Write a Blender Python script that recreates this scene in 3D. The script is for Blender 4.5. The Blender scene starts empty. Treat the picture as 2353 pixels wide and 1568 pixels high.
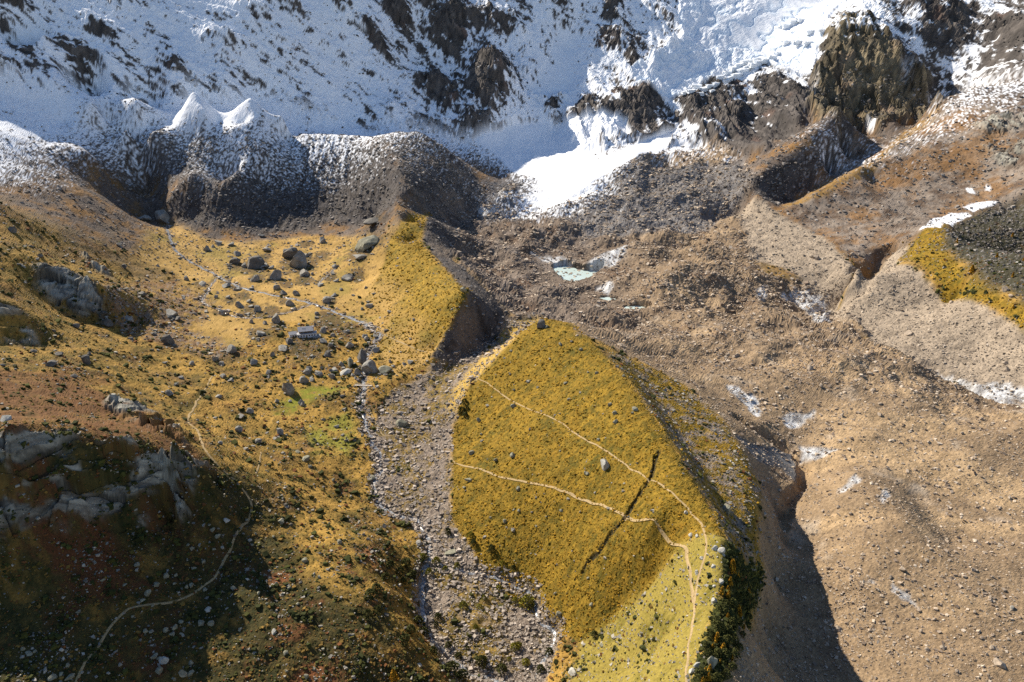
import bpy, bmesh, math, random, time
import numpy as np
from mathutils import Vector, Matrix

T0 = time.time()
scene = bpy.context.scene
COL = scene.collection

# ------------------------------------------------------------------ camera, sky, sun, exposure
CAM_H, PITCH = 250.0, math.radians(22.0)          # metres above the hut meadow, tilt below level
cam_data = bpy.data.cameras.new("camera")
cam_data.sensor_width = 36.0
cam_data.lens = 28.0
cam_data.clip_start, cam_data.clip_end = 1.0, 20000.0
cam = bpy.data.objects.new("camera", cam_data)
COL.objects.link(cam)
cam.location = (0, 0, CAM_H)
cam.rotation_euler = (math.radians(90) - PITCH, 0, 0)
scene.camera = cam

SUN_EL = math.radians(37.0)
SUN_DIR = np.array([-0.76, 0.65])                 # horizontal direction towards the sun
SUN_DIR = SUN_DIR / np.linalg.norm(SUN_DIR)
sv = Vector((SUN_DIR[0] * math.cos(SUN_EL), SUN_DIR[1] * math.cos(SUN_EL), math.sin(SUN_EL)))
world = bpy.data.worlds.new("World")
scene.world = world
world.use_nodes = True
wn = world.node_tree
wn.nodes.clear()
w_out = wn.nodes.new("ShaderNodeOutputWorld")
w_bg = wn.nodes.new("ShaderNodeBackground")
w_sky = wn.nodes.new("ShaderNodeTexSky")
w_sky.sky_type = 'NISHITA'
w_sky.sun_disc = False
w_sky.sun_elevation = SUN_EL
w_sky.sun_rotation = math.atan2(SUN_DIR[0], SUN_DIR[1])
w_sky.altitude = 2200.0
w_sky.air_density = 1.0
w_sky.dust_density = 0.2
w_sky.ozone_density = 1.8
w_bg.inputs["Strength"].default_value = 0.095
wn.links.new(w_sky.outputs[0], w_bg.inputs["Color"])
wn.links.new(w_bg.outputs[0], w_out.inputs["Surface"])
sun_data = bpy.data.lights.new("sun", 'SUN')
sun_data.energy = 5.0
sun_data.angle = math.radians(0.5)
sun_data.color = (1.0, 0.92, 0.79)
sun = bpy.data.objects.new("sun", sun_data)
COL.objects.link(sun)
sun.rotation_euler = sv.to_track_quat('Z', 'Y').to_euler()
sun.location = (-800, 600, 900)
scene.view_settings.view_transform = 'Standard'
scene.view_settings.look = 'None'
scene.view_settings.exposure = 0.72
scene.view_settings.gamma = 1.0
scene.view_settings.use_curve_mapping = False
scene.render.engine = 'CYCLES'
scene.cycles.max_bounces = 4
scene.cycles.diffuse_bounces = 2
scene.cycles.glossy_bounces = 1
scene.cycles.use_denoising = False
scene.cycles.denoiser = 'OPENIMAGEDENOISE'
scene.cycles.denoising_input_passes = 'RGB_ALBEDO_NORMAL'

# ------------------------------------------------------------------ surveying helpers: sight lines from the viewpoint
FPX, CX, CY = 1829.0, 1176.5, 784.0
cp, sp = math.cos(PITCH), math.sin(PITCH)
def ray(x, y):
    a = (np.asarray(x, float) - CX) / FPX
    b = (CY - np.asarray(y, float)) / FPX
    return np.stack([a + 0 * b, cp + b * sp + 0 * a, -sp + b * cp + 0 * a], -1)
def at_z(x, y, z):
    d = ray(x, y); t = (z - CAM_H) / d[2]
    return (d[0] * t, d[1] * t, z)
def at_Y(x, y, Y):
    d = ray(x, y); t = Y / d[1]
    return (d[0] * t, Y, CAM_H + d[2] * t)
def project(X, Y, Z):
    dz = Z - CAM_H
    dep = Y * cp - dz * sp
    up = Y * sp + dz * cp
    return CX + FPX * X / dep, CY - FPX * up / dep, dep

# ------------------------------------------------------------------ noise
def _perm(seed):
    r = np.random.RandomState(seed)
    p = np.arange(512); p = r.permutation(512)
    ang = r.rand(512) * 2 * np.pi
    return p, np.cos(ang).astype(np.float32), np.sin(ang).astype(np.float32)
_PC = {}
def perlin(x, y, seed=0):
    if seed not in _PC: _PC[seed] = _perm(seed)
    p, gx, gy = _PC[seed]
    xf = np.floor(x); yf = np.floor(y)
    xi = xf.astype(np.int64) & 511; yi = yf.astype(np.int64) & 511
    fx = (x - xf).astype(np.float32); fy = (y - yf).astype(np.float32)
    x1 = (xi + 1) & 511; y1 = (yi + 1) & 511
    px0 = p[xi]; px1 = p[x1]
    h00 = p[(px0 + yi) & 511]; h10 = p[(px1 + yi) & 511]; h01 = p[(px0 + y1) & 511]; h11 = p[(px1 + y1) & 511]
    u = fx * fx * fx * (fx * (fx * 6 - 15) + 10); v = fy * fy * fy * (fy * (fy * 6 - 15) + 10)
    n00 = gx[h00] * fx + gy[h00] * fy
    n10 = gx[h10] * (fx - 1) + gy[h10] * fy
    n01 = gx[h01] * fx + gy[h01] * (fy - 1)
    n11 = gx[h11] * (fx - 1) + gy[h11] * (fy - 1)
    a = n00 + u * (n10 - n00); b = n01 + u * (n11 - n01)
    return (a + v * (b - a)) * 1.5
def fbm(x, y, wl, octs, seed, gain=0.5):
    s = 0; a = 1.0; n = 0
    for k in range(octs):
        s = s + a * perlin(x / wl + 17.3 * k, y / wl + 9.1 * k, seed + k); n += a; a *= gain; wl *= 0.5
    return s / n
def ridged(x, y, wl, octs, seed, gain=0.5):
    s = 0; a = 1.0; n = 0
    for k in range(octs):
        s = s + a * (1 - 2 * np.abs(perlin(x / wl + 7.3 * k, y / wl + 3.1 * k, seed + k))); n += a; a *= gain; wl *= 0.5
    return s / n
def worley(x, y, wl, seed, m):
    """cells on the vertices where m is set: random value per cell, distance to the joint, offsets in the cell"""
    n = np.zeros(x.shape, np.float32); e = np.ones(x.shape, np.float32); tx = np.zeros(x.shape, np.float32); ty = np.zeros(x.shape, np.float32)
    s = np.where(m)[0]
    if len(s) == 0: return n, e, tx, ty
    p, gx, gy = _perm(seed)
    r2 = np.random.RandomState(seed + 9).rand(512, 3).astype(np.float32)
    a = x[s] / wl; b_ = y[s] / wl
    ia = np.floor(a).astype(int); ib = np.floor(b_).astype(int)
    d1 = np.full(len(s), 9.0); d2 = np.full(len(s), 9.0); best = np.zeros(len(s), int); ox = np.zeros(len(s)); oy = np.zeros(len(s))
    for i in (-1, 0, 1):
        for j in (-1, 0, 1):
            h = p[(p[(ia + i) & 511] + ib + j) & 511]
            cx = ia + i + r2[h, 0] - a; cy = ib + j + r2[h, 1] - b_
            d = np.hypot(cx, cy)
            nb = d < d1
            d2 = np.where(nb, d1, np.minimum(d2, d)); best = np.where(nb, h, best); ox = np.where(nb, cx, ox); oy = np.where(nb, cy, oy); d1 = np.where(nb, d, d1)
    n[s] = r2[best, 2]; e[s] = d2 - d1; tx[s] = -(ox * gx[best] + oy * gy[best]); ty[s] = oy
    return n, e, tx, ty
def sstep(e0, e1, x):
    t = np.clip((x - e0) / (e1 - e0), 0, 1)
    return t * t * (3 - 2 * t)

# ------------------------------------------------------------------ the relief: surveyed spot heights and break lines
# each row: sight line x, y (of the viewpoint's 2353 x 1568 chart) and the height z, or 'Y' distance for the steep walls
SPOT_Z = """
480 560 4;385 520 8;340 505 10;560 640 1;700 690 0;500 700 1;620 760 0;840 740 -2;840 640 2;700 560 3;860 560 9;700 775 -1;560 560 3
330 400 56;375 348 86;310 345 84;400 440 45;440 400 66;600 505 12;760 495 13;860 505 17;700 420 45;800 420 47;600 425 46;540 440 38;700 455 30;945 480 38;948 525 26;950 562 23;450 500 18;380 462 32;340 448 30;200 440 66;250 480 50
0 470 95;0 560 80;150 520 60;250 560 36;300 640 15;0 640 70;130 590 57;380 600 10;420 680 4
92 618 62;154 628 54;232 662 45;258 690 36;130 703 38;191 727 27;239 737 20;0 700 66;70 725 54;40 800 50;90 795 40
300 740 15;400 760 6;450 650 3;200 800 36;0 830 58;350 850 10;500 850 0;600 830 -2;100 850 48
0 900 66;150 900 48;300 920 28;400 945 17;460 960 8
300 975 38;150 960 58;0 960 72;400 1000 34;450 1030 30
30 1020 72;150 1010 64;300 1035 52;400 1055 44;470 1085 35
0 1240 40;150 1230 29;300 1220 17;400 1195 11;485 1140 15
520 1105 18;570 1130 9;600 1150 4;560 1200 3;520 1290 -1;450 1360 -3;300 1400 2;200 1520 2;0 1400 16;0 1568 6;300 1568 -8;500 1568 -14
520 1420 -6;600 1300 -3;650 1200 -3;700 1150 -6;750 1250 -7;850 1240 -10;820 1400 -8;700 1450 -8;700 1568 -16;620 1080 1;700 1060 -8
870 1291 -12;893 1360 -13;920 1420 -16;960 1480 -21;1010 1540 -26;850 1500 -13;870 1560 -20
650 930 -7;750 1000 -12;600 1000 -3;500 960 3;560 900 -2;800 900 -8;800 1060 -15;900 880 -6;830 880 -9;850 830 -6;700 850 -4
832 940 -12;850 1010 -15;870 1060 -18;863 1117 -20;880 1168 -22;969 1203 -25;982 1250 -27;1003 1302 -29;975 1339 -31;972 1408 -33;989 1459 -35;1030 1510 -37;1075 1544 -39;1126 1555 -40
1023 1302 -29;1112 1320 -29;1177 1339 -30;1228 1380 -32;1232 1418 -33;1273 1452 -34;1269 1483 -35;1228 1544 -37
1100 1420 -31;1050 1380 -31;1150 1500 -35
1060 1000 -12;1040 1080 -15;1050 1180 -20;1100 1250 -22;1000 1000 -16;960 1100 -19;1000 1150 -21
1200 1000 12;1300 1100 16;1150 1100 -3;1250 1200 -4;1400 1200 20;1300 1300 -10;1400 1300 6;1500 1200 36;1300 880 30;1200 880 18;1350 960 32;1450 1080 36
1330 1480 -27;1420 1400 -8;1500 1330 13;1560 1260 34
1500 1500 3;1400 1560 -19;1560 1440 24;1480 1420 6
850 640 4;860 720 -1;1000 803 2;950 740 10;900 790 -2;940 660 14;1030 720 24
1050 800 4;1100 770 3;1150 752 0;1125 778 -2;1080 812 -2;1030 850 -6;980 900 -10;920 950 -13
1160 560 0;1300 560 2;1400 590 3;1200 700 -6;1250 520 10;1100 540 2;1060 600 -3;1120 640 -5;1250 660 -8
1330 628 -14;1280 640 -13;1360 645 -13;1395 688 -13;1460 709 -12;1550 630 13;1650 640 12;1480 600 5;1600 680 -2;1720 650 0;1700 690 -4;1350 720 -2;1500 690 -4;1560 720 -2;1440 660 -4;1300 700 -5
1170 470 10;1120 400 32;1200 420 25;1105 509 2;1057 535 1
1250 490 3;1290 440 20;1350 400 40;1470 350 66;1160 330 62;1400 440 28;1500 480 14;1500 380 50;1600 440 32;1700 390 56;1600 530 7;1690 510 4;1450 540 8;1650 350 68;1350 520 7
1700 830 4;1500 770 1;1900 850 7;2100 930 4;2353 980 0;1600 850 2;1750 760 0;1850 760 4;1800 900 6;1950 780 3;2050 880 4
1780 1168 -12;1773 1340 -16;1800 1250 -15;1830 1400 -19;1850 1560 -22;1760 1450 -14;1720 1560 -16;1820 1050 -9;1860 1000 -4;1850 1110 -12
1962 1086 6;2037 1124 7;2081 1203 5;2167 1271 2;1900 1150 -4;1930 1250 -8;1980 1400 -13;2110 1150 -7;2190 1250 -7;2300 1100 -1;2353 1300 -3;2353 1568 -9;2100 1568 -15;2100 1400 -9;2000 1300 -4;1700 950 4;1760 970 3;2000 1000 3;2200 1050 2
1780 560 16;1720 600 2;1850 600 12;1930 690 -4;1800 660 -3;1920 720 -16;1960 660 0;2020 610 12;1900 640 4
1850 545 20;1950 600 20;1990 560 25;1900 500 29;2050 560 30;2100 520 38;2050 460 46;2000 420 56;2200 450 56;2130 520 38;2250 420 66;2353 440 70
2200 690 20;2100 700 12;2000 720 2;2000 790 -5;2150 870 -6;2353 930 -6;1900 770 9;1980 795 9;2060 825 8;2120 850 4;2250 800 8;2353 850 10;2060 610 27;2353 790 22
"""
SPOT_Y = """
1280 300 1385;1280 270 1405;1300 200 1470;1300 100 1545;1300 0 1590;1300 -60 1620
1140 160 1420;1130 270 1360;1190 200 1450;1060 200 1425;1000 250 1375;1020 150 1470;950 100 1490;900 150 1410;950 0 1530;1150 50 1540;900 250 1310;820 200 1350;820 100 1405;820 0 1455;1080 300 1330;1050 335 1300
760 295 1260;700 200 1300;650 100 1330;600 0 1370;850 300 1290;950 285 1310
400 180 1215;400 100 1280;300 0 1315;250 150 1210;120 180 1150;100 100 1185;0 200 1085;0 100 1160;0 0 1215;-300 0 1090;-300 200 960;600 230 1260;520 180 1240
0 300 960;0 380 880;100 330 1000;200 350 1020;150 280 1090;-300 400 780;-300 600 560
390 292 1128;500 285 1138;250 282 1126;335 285 1130;287 342 1085;230 300 1100;350 310 1095;560 290 1130;600 300 1120
1450 240 1385;1400 300 1340;1330 300 1360;1500 150 1475;1450 80 1530;1500 0 1595;1550 250 1390;1600 300 1330;1700 150 1480;1900 0 1630;1800 60 1570;1700 50 1560;1650 230 1400;1800 200 1400;1800 280 1300;1750 330 1240;1800 350 1190;1600 130 1480;1900 -200 1800
1950 200 1335;2050 280 1232;1890 250 1260;1930 100 1410;2000 80 1420;2100 150 1335;2150 230 1210;2000 0 1490;2100 0 1470;2353 0 1380;2353 100 1290;2353 200 1160;2353 300 1030;2250 300 1060;2250 200 1190;2200 320 1060;2300 380 980;2150 330 1060;2000 -300 1650;2600 0 1280;2600 300 900;2050 340 1080
2600 500 760;2600 800 520
"""
LINES = [   # break lines (crests): x, y, z
 "861 337 90;904 362 84;921 393 74;938 434 58;921 479 44;910 533 33;915 575 26",
 "982 498 40;969 525 36;969 553 33;975 580 31;1003 604 31;1023 624 31;1054 652 33;1081 669 36;1112 693 25;1143 717 16;1175 737 8",
 "1242 734 38;1181 782 27;1126 836 14;1098 867 7;1064 905 0;1051 942 -5",
 "1242 734 38;1300 752 41;1331 771 42;1392 826 43;1434 867 45;1485 932 46;1529 997 46;1569 1068 46;1640 1180 46;1675 1255 45;1651 1374 43;1627 1456 42;1599 1545 41;1560 1640 40",
 "1675 1255 45;1705 1280 28;1750 1312 12",
 "1415 806 32;1490 842 25;1567 890 19;1653 960 15;1712 1052 13;1743 1107 12;1746 1168 12;1738 1237 12;1750 1312 12",
 "1455 850 32;1500 910 28;1545 975 26;1600 1060 25;1660 1165 24;1700 1245 20",
 "1766 479 31;1850 520 23;1930 580 21;1965 625 17",
 "2180 515 52;2170 570 44;2230 640 42;2300 680 42;2353 705 42;2450 760 42",
 "1965 625 24;1940 668 8;1925 700 -8",
 "2040 578 24;1990 640 6;1930 715 -16",
 "1078 676 36;1035 750 19;990 826 1",
 "667 308 98;720 311 97;783 313 96;830 320 93;861 337 90",
 "485 461 38;520 425 54;554 386 68;602 342 89;667 308 98",
 "2149 256 112;2081 304 97;2043 338 87;2002 379 75;1876 441 52",
]
LINES_Y = [
 "444 212 1152;466 250 1126;470 290 1112;435 320 1106",
 "171 200 1140;210 232 1116;214 246 1108;192 278 1092",
 "576 226 1160;576 272 1130;536 296 1108",
 "308 226 1148;312 242 1132;292 300 1098",
 "171 200 1140;205 220 1142;244 236 1146;308 226 1148;355 250 1150;403 267 1150;444 212 1152;480 240 1155;523 260 1158;576 226 1160;610 255 1160;650 272 1160",
 "1947 277 1180;1924 291 1150;1910 325 1110;1865 356 1075;1780 383 1062;1739 407 1045;1729 424 1040;1739 448 1015;1766 479 986",
 "904 306 1150;934 305 1156;965 304 1160;989 318 1165;1030 345 1170;1075 400 1150;1117 441 1120",
]
# lower edges and ground hidden from the viewpoint, off-view hills shaped for the shadows they cast: world x, y, z
SPOT_W = """
-690 1185 125;-600 1190 118;-520 1190 112;-440 1195 110;-390 1200 105
-200 1200 88;-130 1200 82;-330 1195 92
0 150 -46;-60 200 -42;-200 150 4;-120 140 -14;50 120 42;48 60 42;150 200 -14;110 120 -18;230 150 -24;320 200 -14;-300 200 45;0 60 -50;-300 100 50;300 80 -25
-500 420 90;-420 280 105;-330 250 62;-700 700 130;-800 400 170;-1300 1000 420;-1500 600 420;-1000 1300 400;-1400 1500 600
100 1720 350;0 1950 500;-800 1370 335;-720 1400 350;-450 1500 335;-450 1900 460;400 2100 520;-1000 1900 560;1000 2000 500;0 2500 650;-950 1420 380;1200 1300 420;1500 800 380;900 900 150;700 500 60;900 300 120;700 200 20;1500 300 360;-1700 200 420
"""
HID_Z = "2353 600 14;2300 520 40;2330 480 52;2260 600 18;2230 560 28;1962 318 78;1958 335 72;1927 376 60;1895 410 48;1862 438 39;1824 460 31;1787 475 25"
def rows(s):
    for r in s.replace("\n", ";").split(";"):
        if r.strip(): yield [float(q) for q in r.split()]
pts = []
for x, y, z in rows(SPOT_Z + ";" + HID_Z): pts.append(at_z(x, y, z))
for x, y, Y in rows(SPOT_Y): pts.append(at_Y(x, y, Y))
for p in rows(SPOT_W): pts.append(tuple(p))
def add_line(wp):
    for a, b in zip(wp[:-1], wp[1:]):
        a = np.array(a); b = np.array(b)
        L = np.linalg.norm((b - a)[:2]) / np.linalg.norm(a[:2])
        n = max(1, int(L / 0.012))
        for k in range(n): pts.append(tuple(a + (b - a) * k / n))
    pts.append(tuple(wp[-1]))
for l in LINES: add_line([at_z(*r) for r in rows(l)])
for l in LINES_Y: add_line([at_Y(*r) for r in rows(l)])
P = np.array(pts)
def uv_of(X, Y): return np.arctan2(X, Y), np.log(np.hypot(X, Y))
pu, pv = uv_of(P[:, 0], P[:, 1])
keep = [0]
for i in range(1, len(P)):
    d = np.hypot(pu[keep] - pu[i], pv[keep] - pv[i])
    if d.min() > 0.004: keep.append(i)
P = P[keep]; pu = pu[keep]; pv = pv[keep]
CC = 0.003
def kern(du, dv): return np.sqrt(du * du + dv * dv + CC * CC)
N = len(P)
A = np.zeros((N + 3, N + 3))
A[:N, :N] = kern(pu[:, None] - pu[None], pv[:, None] - pv[None]) + np.eye(N) * (-0.0003)
A[:N, N] = 1; A[:N, N + 1] = pu; A[:N, N + 2] = pv
A[N:, :N] = A[:N, N:].T
b = np.zeros(N + 3); b[:N] = P[:, 2]
coef = np.linalg.solve(A, b)
GU0, GU1, GV0, GV1 = -1.08, 1.08, math.log(70.0), math.log(3000.0)
NU, NV = 720, 1000
gu = np.linspace(GU0, GU1, NU); gv = np.linspace(GV0, GV1, NV)
G = np.zeros((NU, NV))
for i in range(0, NU, 20):
    uu = np.repeat(gu[i:i + 20], NV); vv = np.tile(gv, len(gu[i:i + 20]))
    K = kern(uu[:, None].astype(np.float32) - pu[None].astype(np.float32), vv[:, None].astype(np.float32) - pv[None].astype(np.float32))
    G[i:i + 20] = (K @ coef[:N].astype(np.float32) + coef[N] + coef[N + 1] * uu + coef[N + 2] * vv).reshape(-1, NV)
print("relief", N, "spots", round(time.time() - T0, 1))
def gsample(F, u, v):      # bicubic (Catmull-Rom)
    fu = np.clip((u - GU0) / (GU1 - GU0) * (NU - 1), 1, NU - 2.001); fv = np.clip((v - GV0) / (GV1 - GV0) * (NV - 1), 1, NV - 2.001)
    iu = np.minimum(fu.astype(int), NU - 3); iv = np.minimum(fv.astype(int), NV - 3)
    tu = fu - iu; tv = fv - iv
    def w(t): return (((-0.5 * t + 1) * t - 0.5) * t, (1.5 * t - 2.5) * t * t + 1, ((-1.5 * t + 2) * t + 0.5) * t, (0.5 * t - 0.5) * t * t)
    wu = w(tu); wv = w(tv)
    s = 0
    for a in range(4):
        r = 0
        for c in range(4): r = r + wv[c] * F[iu + a - 1, iv + c - 1]
        s = s + wu[a] * r
    return s
def base_z(X, Y):
    u, v = uv_of(X, Y)
    return gsample(G, u, v)

# where a sight line meets the base relief
RT = np.exp(np.linspace(math.log(90), math.log(2600), 1500))
def hit(x, y):
    x = np.atleast_1d(np.asarray(x, float)); y = np.atleast_1d(np.asarray(y, float))
    d = ray(x, y); d = d / np.hypot(d[:, 0], d[:, 1])[:, None]
    X = d[:, 0:1] * RT; Y = d[:, 1:2] * RT; Z = CAM_H + d[:, 2:3] * RT
    below = base_z(X, Y) > Z
    k = np.where(below.any(1), below.argmax(1), len(RT) - 1)
    i = np.arange(len(x))
    return X[i, k], Y[i, k]

# ------------------------------------------------------------------ ground cover zones (outlines laid on the relief)
def outline(s):
    r = np.array(list(rows(s)))
    X, Y = hit(r[:, 0], r[:, 1])
    return np.stack(uv_of(X, Y), -1)
def inside(poly, u, v, soft, jit=0):
    """soft membership of the outline; positive distance inside, in log-polar units"""
    m = np.zeros(u.shape, np.float32)
    lo = poly.min(0) - 0.05; hi = poly.max(0) + 0.05
    s = np.where((u > lo[0]) & (u < hi[0]) & (v > lo[1]) & (v < hi[1]))[0]
    if len(s) == 0: return m
    us = u[s]; vs = v[s]
    d2 = np.full(us.shape, 1e9); ins = np.zeros(us.shape, bool)
    q = np.roll(poly, -1, 0)
    for (ax, ay), (bx, by) in zip(poly, q):
        ex, ey = bx - ax, by - ay
        t = np.clip(((us - ax) * ex + (vs - ay) * ey) / (ex * ex + ey * ey + 1e-12), 0, 1)
        d2 = np.minimum(d2, (us - ax - t * ex) ** 2 + (vs - ay - t * ey) ** 2)
        if by != ay:
            c = ((ay > vs) != (by > vs)) & (us < ex * (vs - ay) / (by - ay) + ax)
            ins ^= c
    d = np.sqrt(d2) * np.where(ins, 1, -1)
    if not np.isscalar(jit): d = d + jit[s]
    m[s] = sstep(-soft, soft, d)
    return m

def lines_dist(s, u, v, w, closed=False):
    """distance from a way (path, stream) in log-polar units within w"""
    r = np.array(list(rows(s)))
    X, Y = hit(r[:, 0], r[:, 1])
    return np.stack([X, Y], -1)

# ------------------------------------------------------------------ terrain vertices: finer where the ground is seen larger
NC_IN, NC_OUT, NR = 1020, 60, 820
cols = np.concatenate([np.linspace(-1.05, -0.725, NC_OUT, endpoint=False), np.linspace(-0.725, 0.725, NC_IN), np.linspace(0.725, 1.05, NC_OUT + 1)[1:]])
NCOL = len(cols)
lr = np.linspace(math.log(110), math.log(2600), 700)
cs = np.linspace(-1.05, 1.05, 260)
UU, LL = np.meshgrid(cs, lr, indexing='ij')
zz = gsample(G, UU.ravel(), LL.ravel()).reshape(UU.shape)
RR = np.exp(LL)
_, py, _ = project(RR * np.sin(UU), RR * np.cos(UU), zz)
dens = np.abs(np.gradient(py, axis=1)) / (lr[1] - lr[0])
dens = np.where((py < -160) | (py > 1700), 60, dens)
dens = np.clip(dens, 180, 6000)
dens = np.where(py < -160, 90, dens)
kw = np.hanning(15); kw /= kw.sum()
dens = np.apply_along_axis(lambda a: np.convolve(np.pad(a, 7, mode='edge'), kw, 'valid'), 0, dens)
dens = np.apply_along_axis(lambda a: np.convolve(np.pad(a, 7, mode='edge'), kw, 'valid'), 1, dens)
cum = np.concatenate([np.zeros((len(cs), 1)), np.cumsum((dens[:, 1:] + dens[:, :-1]) / 2, 1)], 1)
cum /= cum[:, -1:]
q = np.linspace(0, 1, NR)
Rc = np.stack([np.interp(q, cum[i], lr) for i in range(len(cs))])            # coarse columns
ci = np.interp(cols, cs, np.arange(len(cs)))
i0 = np.minimum(ci.astype(int), len(cs) - 2); tt = (ci - i0)[:, None]
V = (Rc[i0] * (1 - tt) + Rc[i0 + 1] * tt)
U = np.repeat(cols[:, None], NR, 1)
u = U.ravel(); v = V.ravel(); R = np.exp(v)
X = R * np.sin(u); Y = R * np.cos(u)
Z = gsample(G, u, v)
print("verts", len(X), round(time.time() - T0, 1))

# jitter that frays the edges of the zones
J1 = fbm(u, v, 0.05, 5, 11, 0.6) * 0.012
# name: outline. Later ones lie over earlier ones.
ZO = dict(
 wall="-600 60;-300 230;0 190;150 225;400 245;640 240;760 283;860 305;1000 300;1085 325;1290 300;1440 330;1600 340;1760 350;1850 290;1880 200;2130 250;2230 200;2353 180;2700 150;2700 -300;2353 -300;1176 -300;0 -300;-600 -300",
 glacier="1105 509;1060 530;1035 590;1100 650;1181 737;1242 734;1331 771;1415 806;1567 884;1653 960;1712 1052;1743 1107;1746 1168;1738 1237;1755 1312;1700 1450;1640 1640;2700 1640;2700 960;2353 940;2150 870;2000 790;1930 700;1850 650;1750 640;1690 500;1729 430;1739 407;1650 340;1480 350;1250 490;1180 420",
 dune="1480 365;1700 372;1740 410;1715 450;1690 500;1600 540;1350 555;1250 495;1330 440",
 greyice="1110 420;1180 400;1245 420;1262 445;1250 495;1180 520;1105 509;1117 441",
 meadow="385 515;470 545;560 560;700 540;850 540;900 600;870 650;850 720;830 745;640 740;560 800;420 790;460 720;480 690;380 620;300 600;330 560",
 fanhill="485 461;554 386;602 342;667 308;783 313;861 337;904 362;938 434;900 490;760 515;600 540;450 530;380 470;440 420",
 snowmor="147 255;171 200;244 236;308 226;403 267;444 212;523 260;576 226;610 255;650 272;632 290;561 318;554 386;485 461;430 420;340 400;280 345",
 outer="905 540;935 500;985 492;969 553;1003 604;1054 652;1085 669;1078 676;1035 750;990 826;900 870;830 740;860 650",
 inner="904 306;965 304;1030 345;1117 441;1105 509;1060 540;1040 600;1100 650;1181 737;1090 830;990 826;1035 750;1078 676;1054 652;969 553;985 492;938 434;904 362;861 337",
 strip="985 492;955 513;925 560;940 585;985 600;969 553",
 rubble="1175 737;1242 734;1181 782;1126 836;1098 867;1064 905;1040 1000;1035 1200;1112 1320;1232 1418;1280 1480;1230 1640;1100 1640;1010 1520;972 1410;980 1240;870 1160;850 1000;880 920;990 845;1090 800",
 facet="1242 734;1392 826;1485 932;1569 1068;1675 1255;1570 1250;1330 1480;1232 1418;1112 1320;1040 1200;1040 1000;1051 942;1098 867;1181 782",
 edge="1242 734;1181 782;1126 836;1098 867;1064 905;1040 960;1025 930;1080 850;1150 770",
 ledge="1400 805;1567 884;1653 960;1712 1052;1743 1107;1738 1237;1755 1312;1675 1255;1529 997;1434 867",
 lower="1570 1250;1675 1255;1651 1374;1599 1545;1560 1640;1280 1640;1330 1480;1450 1380",
 treeslope="1675 1255;1755 1312;1735 1400;1680 1480;1640 1640;1570 1640;1599 1545;1651 1374",
 green="655 905;700 890;790 893;730 915;690 950;640 955",
 green2="700 980;800 950;830 1000;800 1050;720 1050",
 redscree="300 650;400 650;480 690;470 730;440 760;560 800;500 830;300 770;230 740",
 plateau="1958 325;2149 256;2353 230;2700 200;2700 400;2353 455;2180 520;2040 580;1965 620;1850 520;1770 478;1860 440",
 darkface="1947 277;1910 325;1865 356;1780 383;1739 407;1729 424;1739 448;1787 475;1824 460;1862 438;1927 376;1958 325",
 goldridge="2160 250;2081 300;2002 374;1876 436;1790 480;1900 450;2010 395;2090 320",
 snowside="2155 262;2085 312;2020 380;2080 370;2160 320;2190 270",
 pale="1690 500;1739 448;1770 480;1850 525;1965 620;1925 705;2040 585;2170 545;2060 610;2200 692;2353 757;2700 870;2700 970;2353 940;2150 870;1995 785;1925 720;1850 650;1720 600",
 rgrass="2180 515;2170 570;2230 640;2300 680;2353 705;2600 800;2600 900;2353 757;2200 690;2060 605",
 rdark="2180 515;2250 490;2353 455;2700 380;2700 830;2353 705;2230 640;2170 570",
 cone="1085 325;1160 298;1250 285;1440 290;1450 325;1365 345;1370 370;1420 350;1480 325;1560 300;1520 355;1330 440;1255 488;1248 470;1266 440;1240 412;1180 398;1130 352",
 icefall="1440 190;1560 120;1560 0;1720 -60;1990 -60;1890 70;1880 130;1868 185;1800 195;1740 158;1660 190;1590 235;1520 250;1480 230",
)
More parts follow.
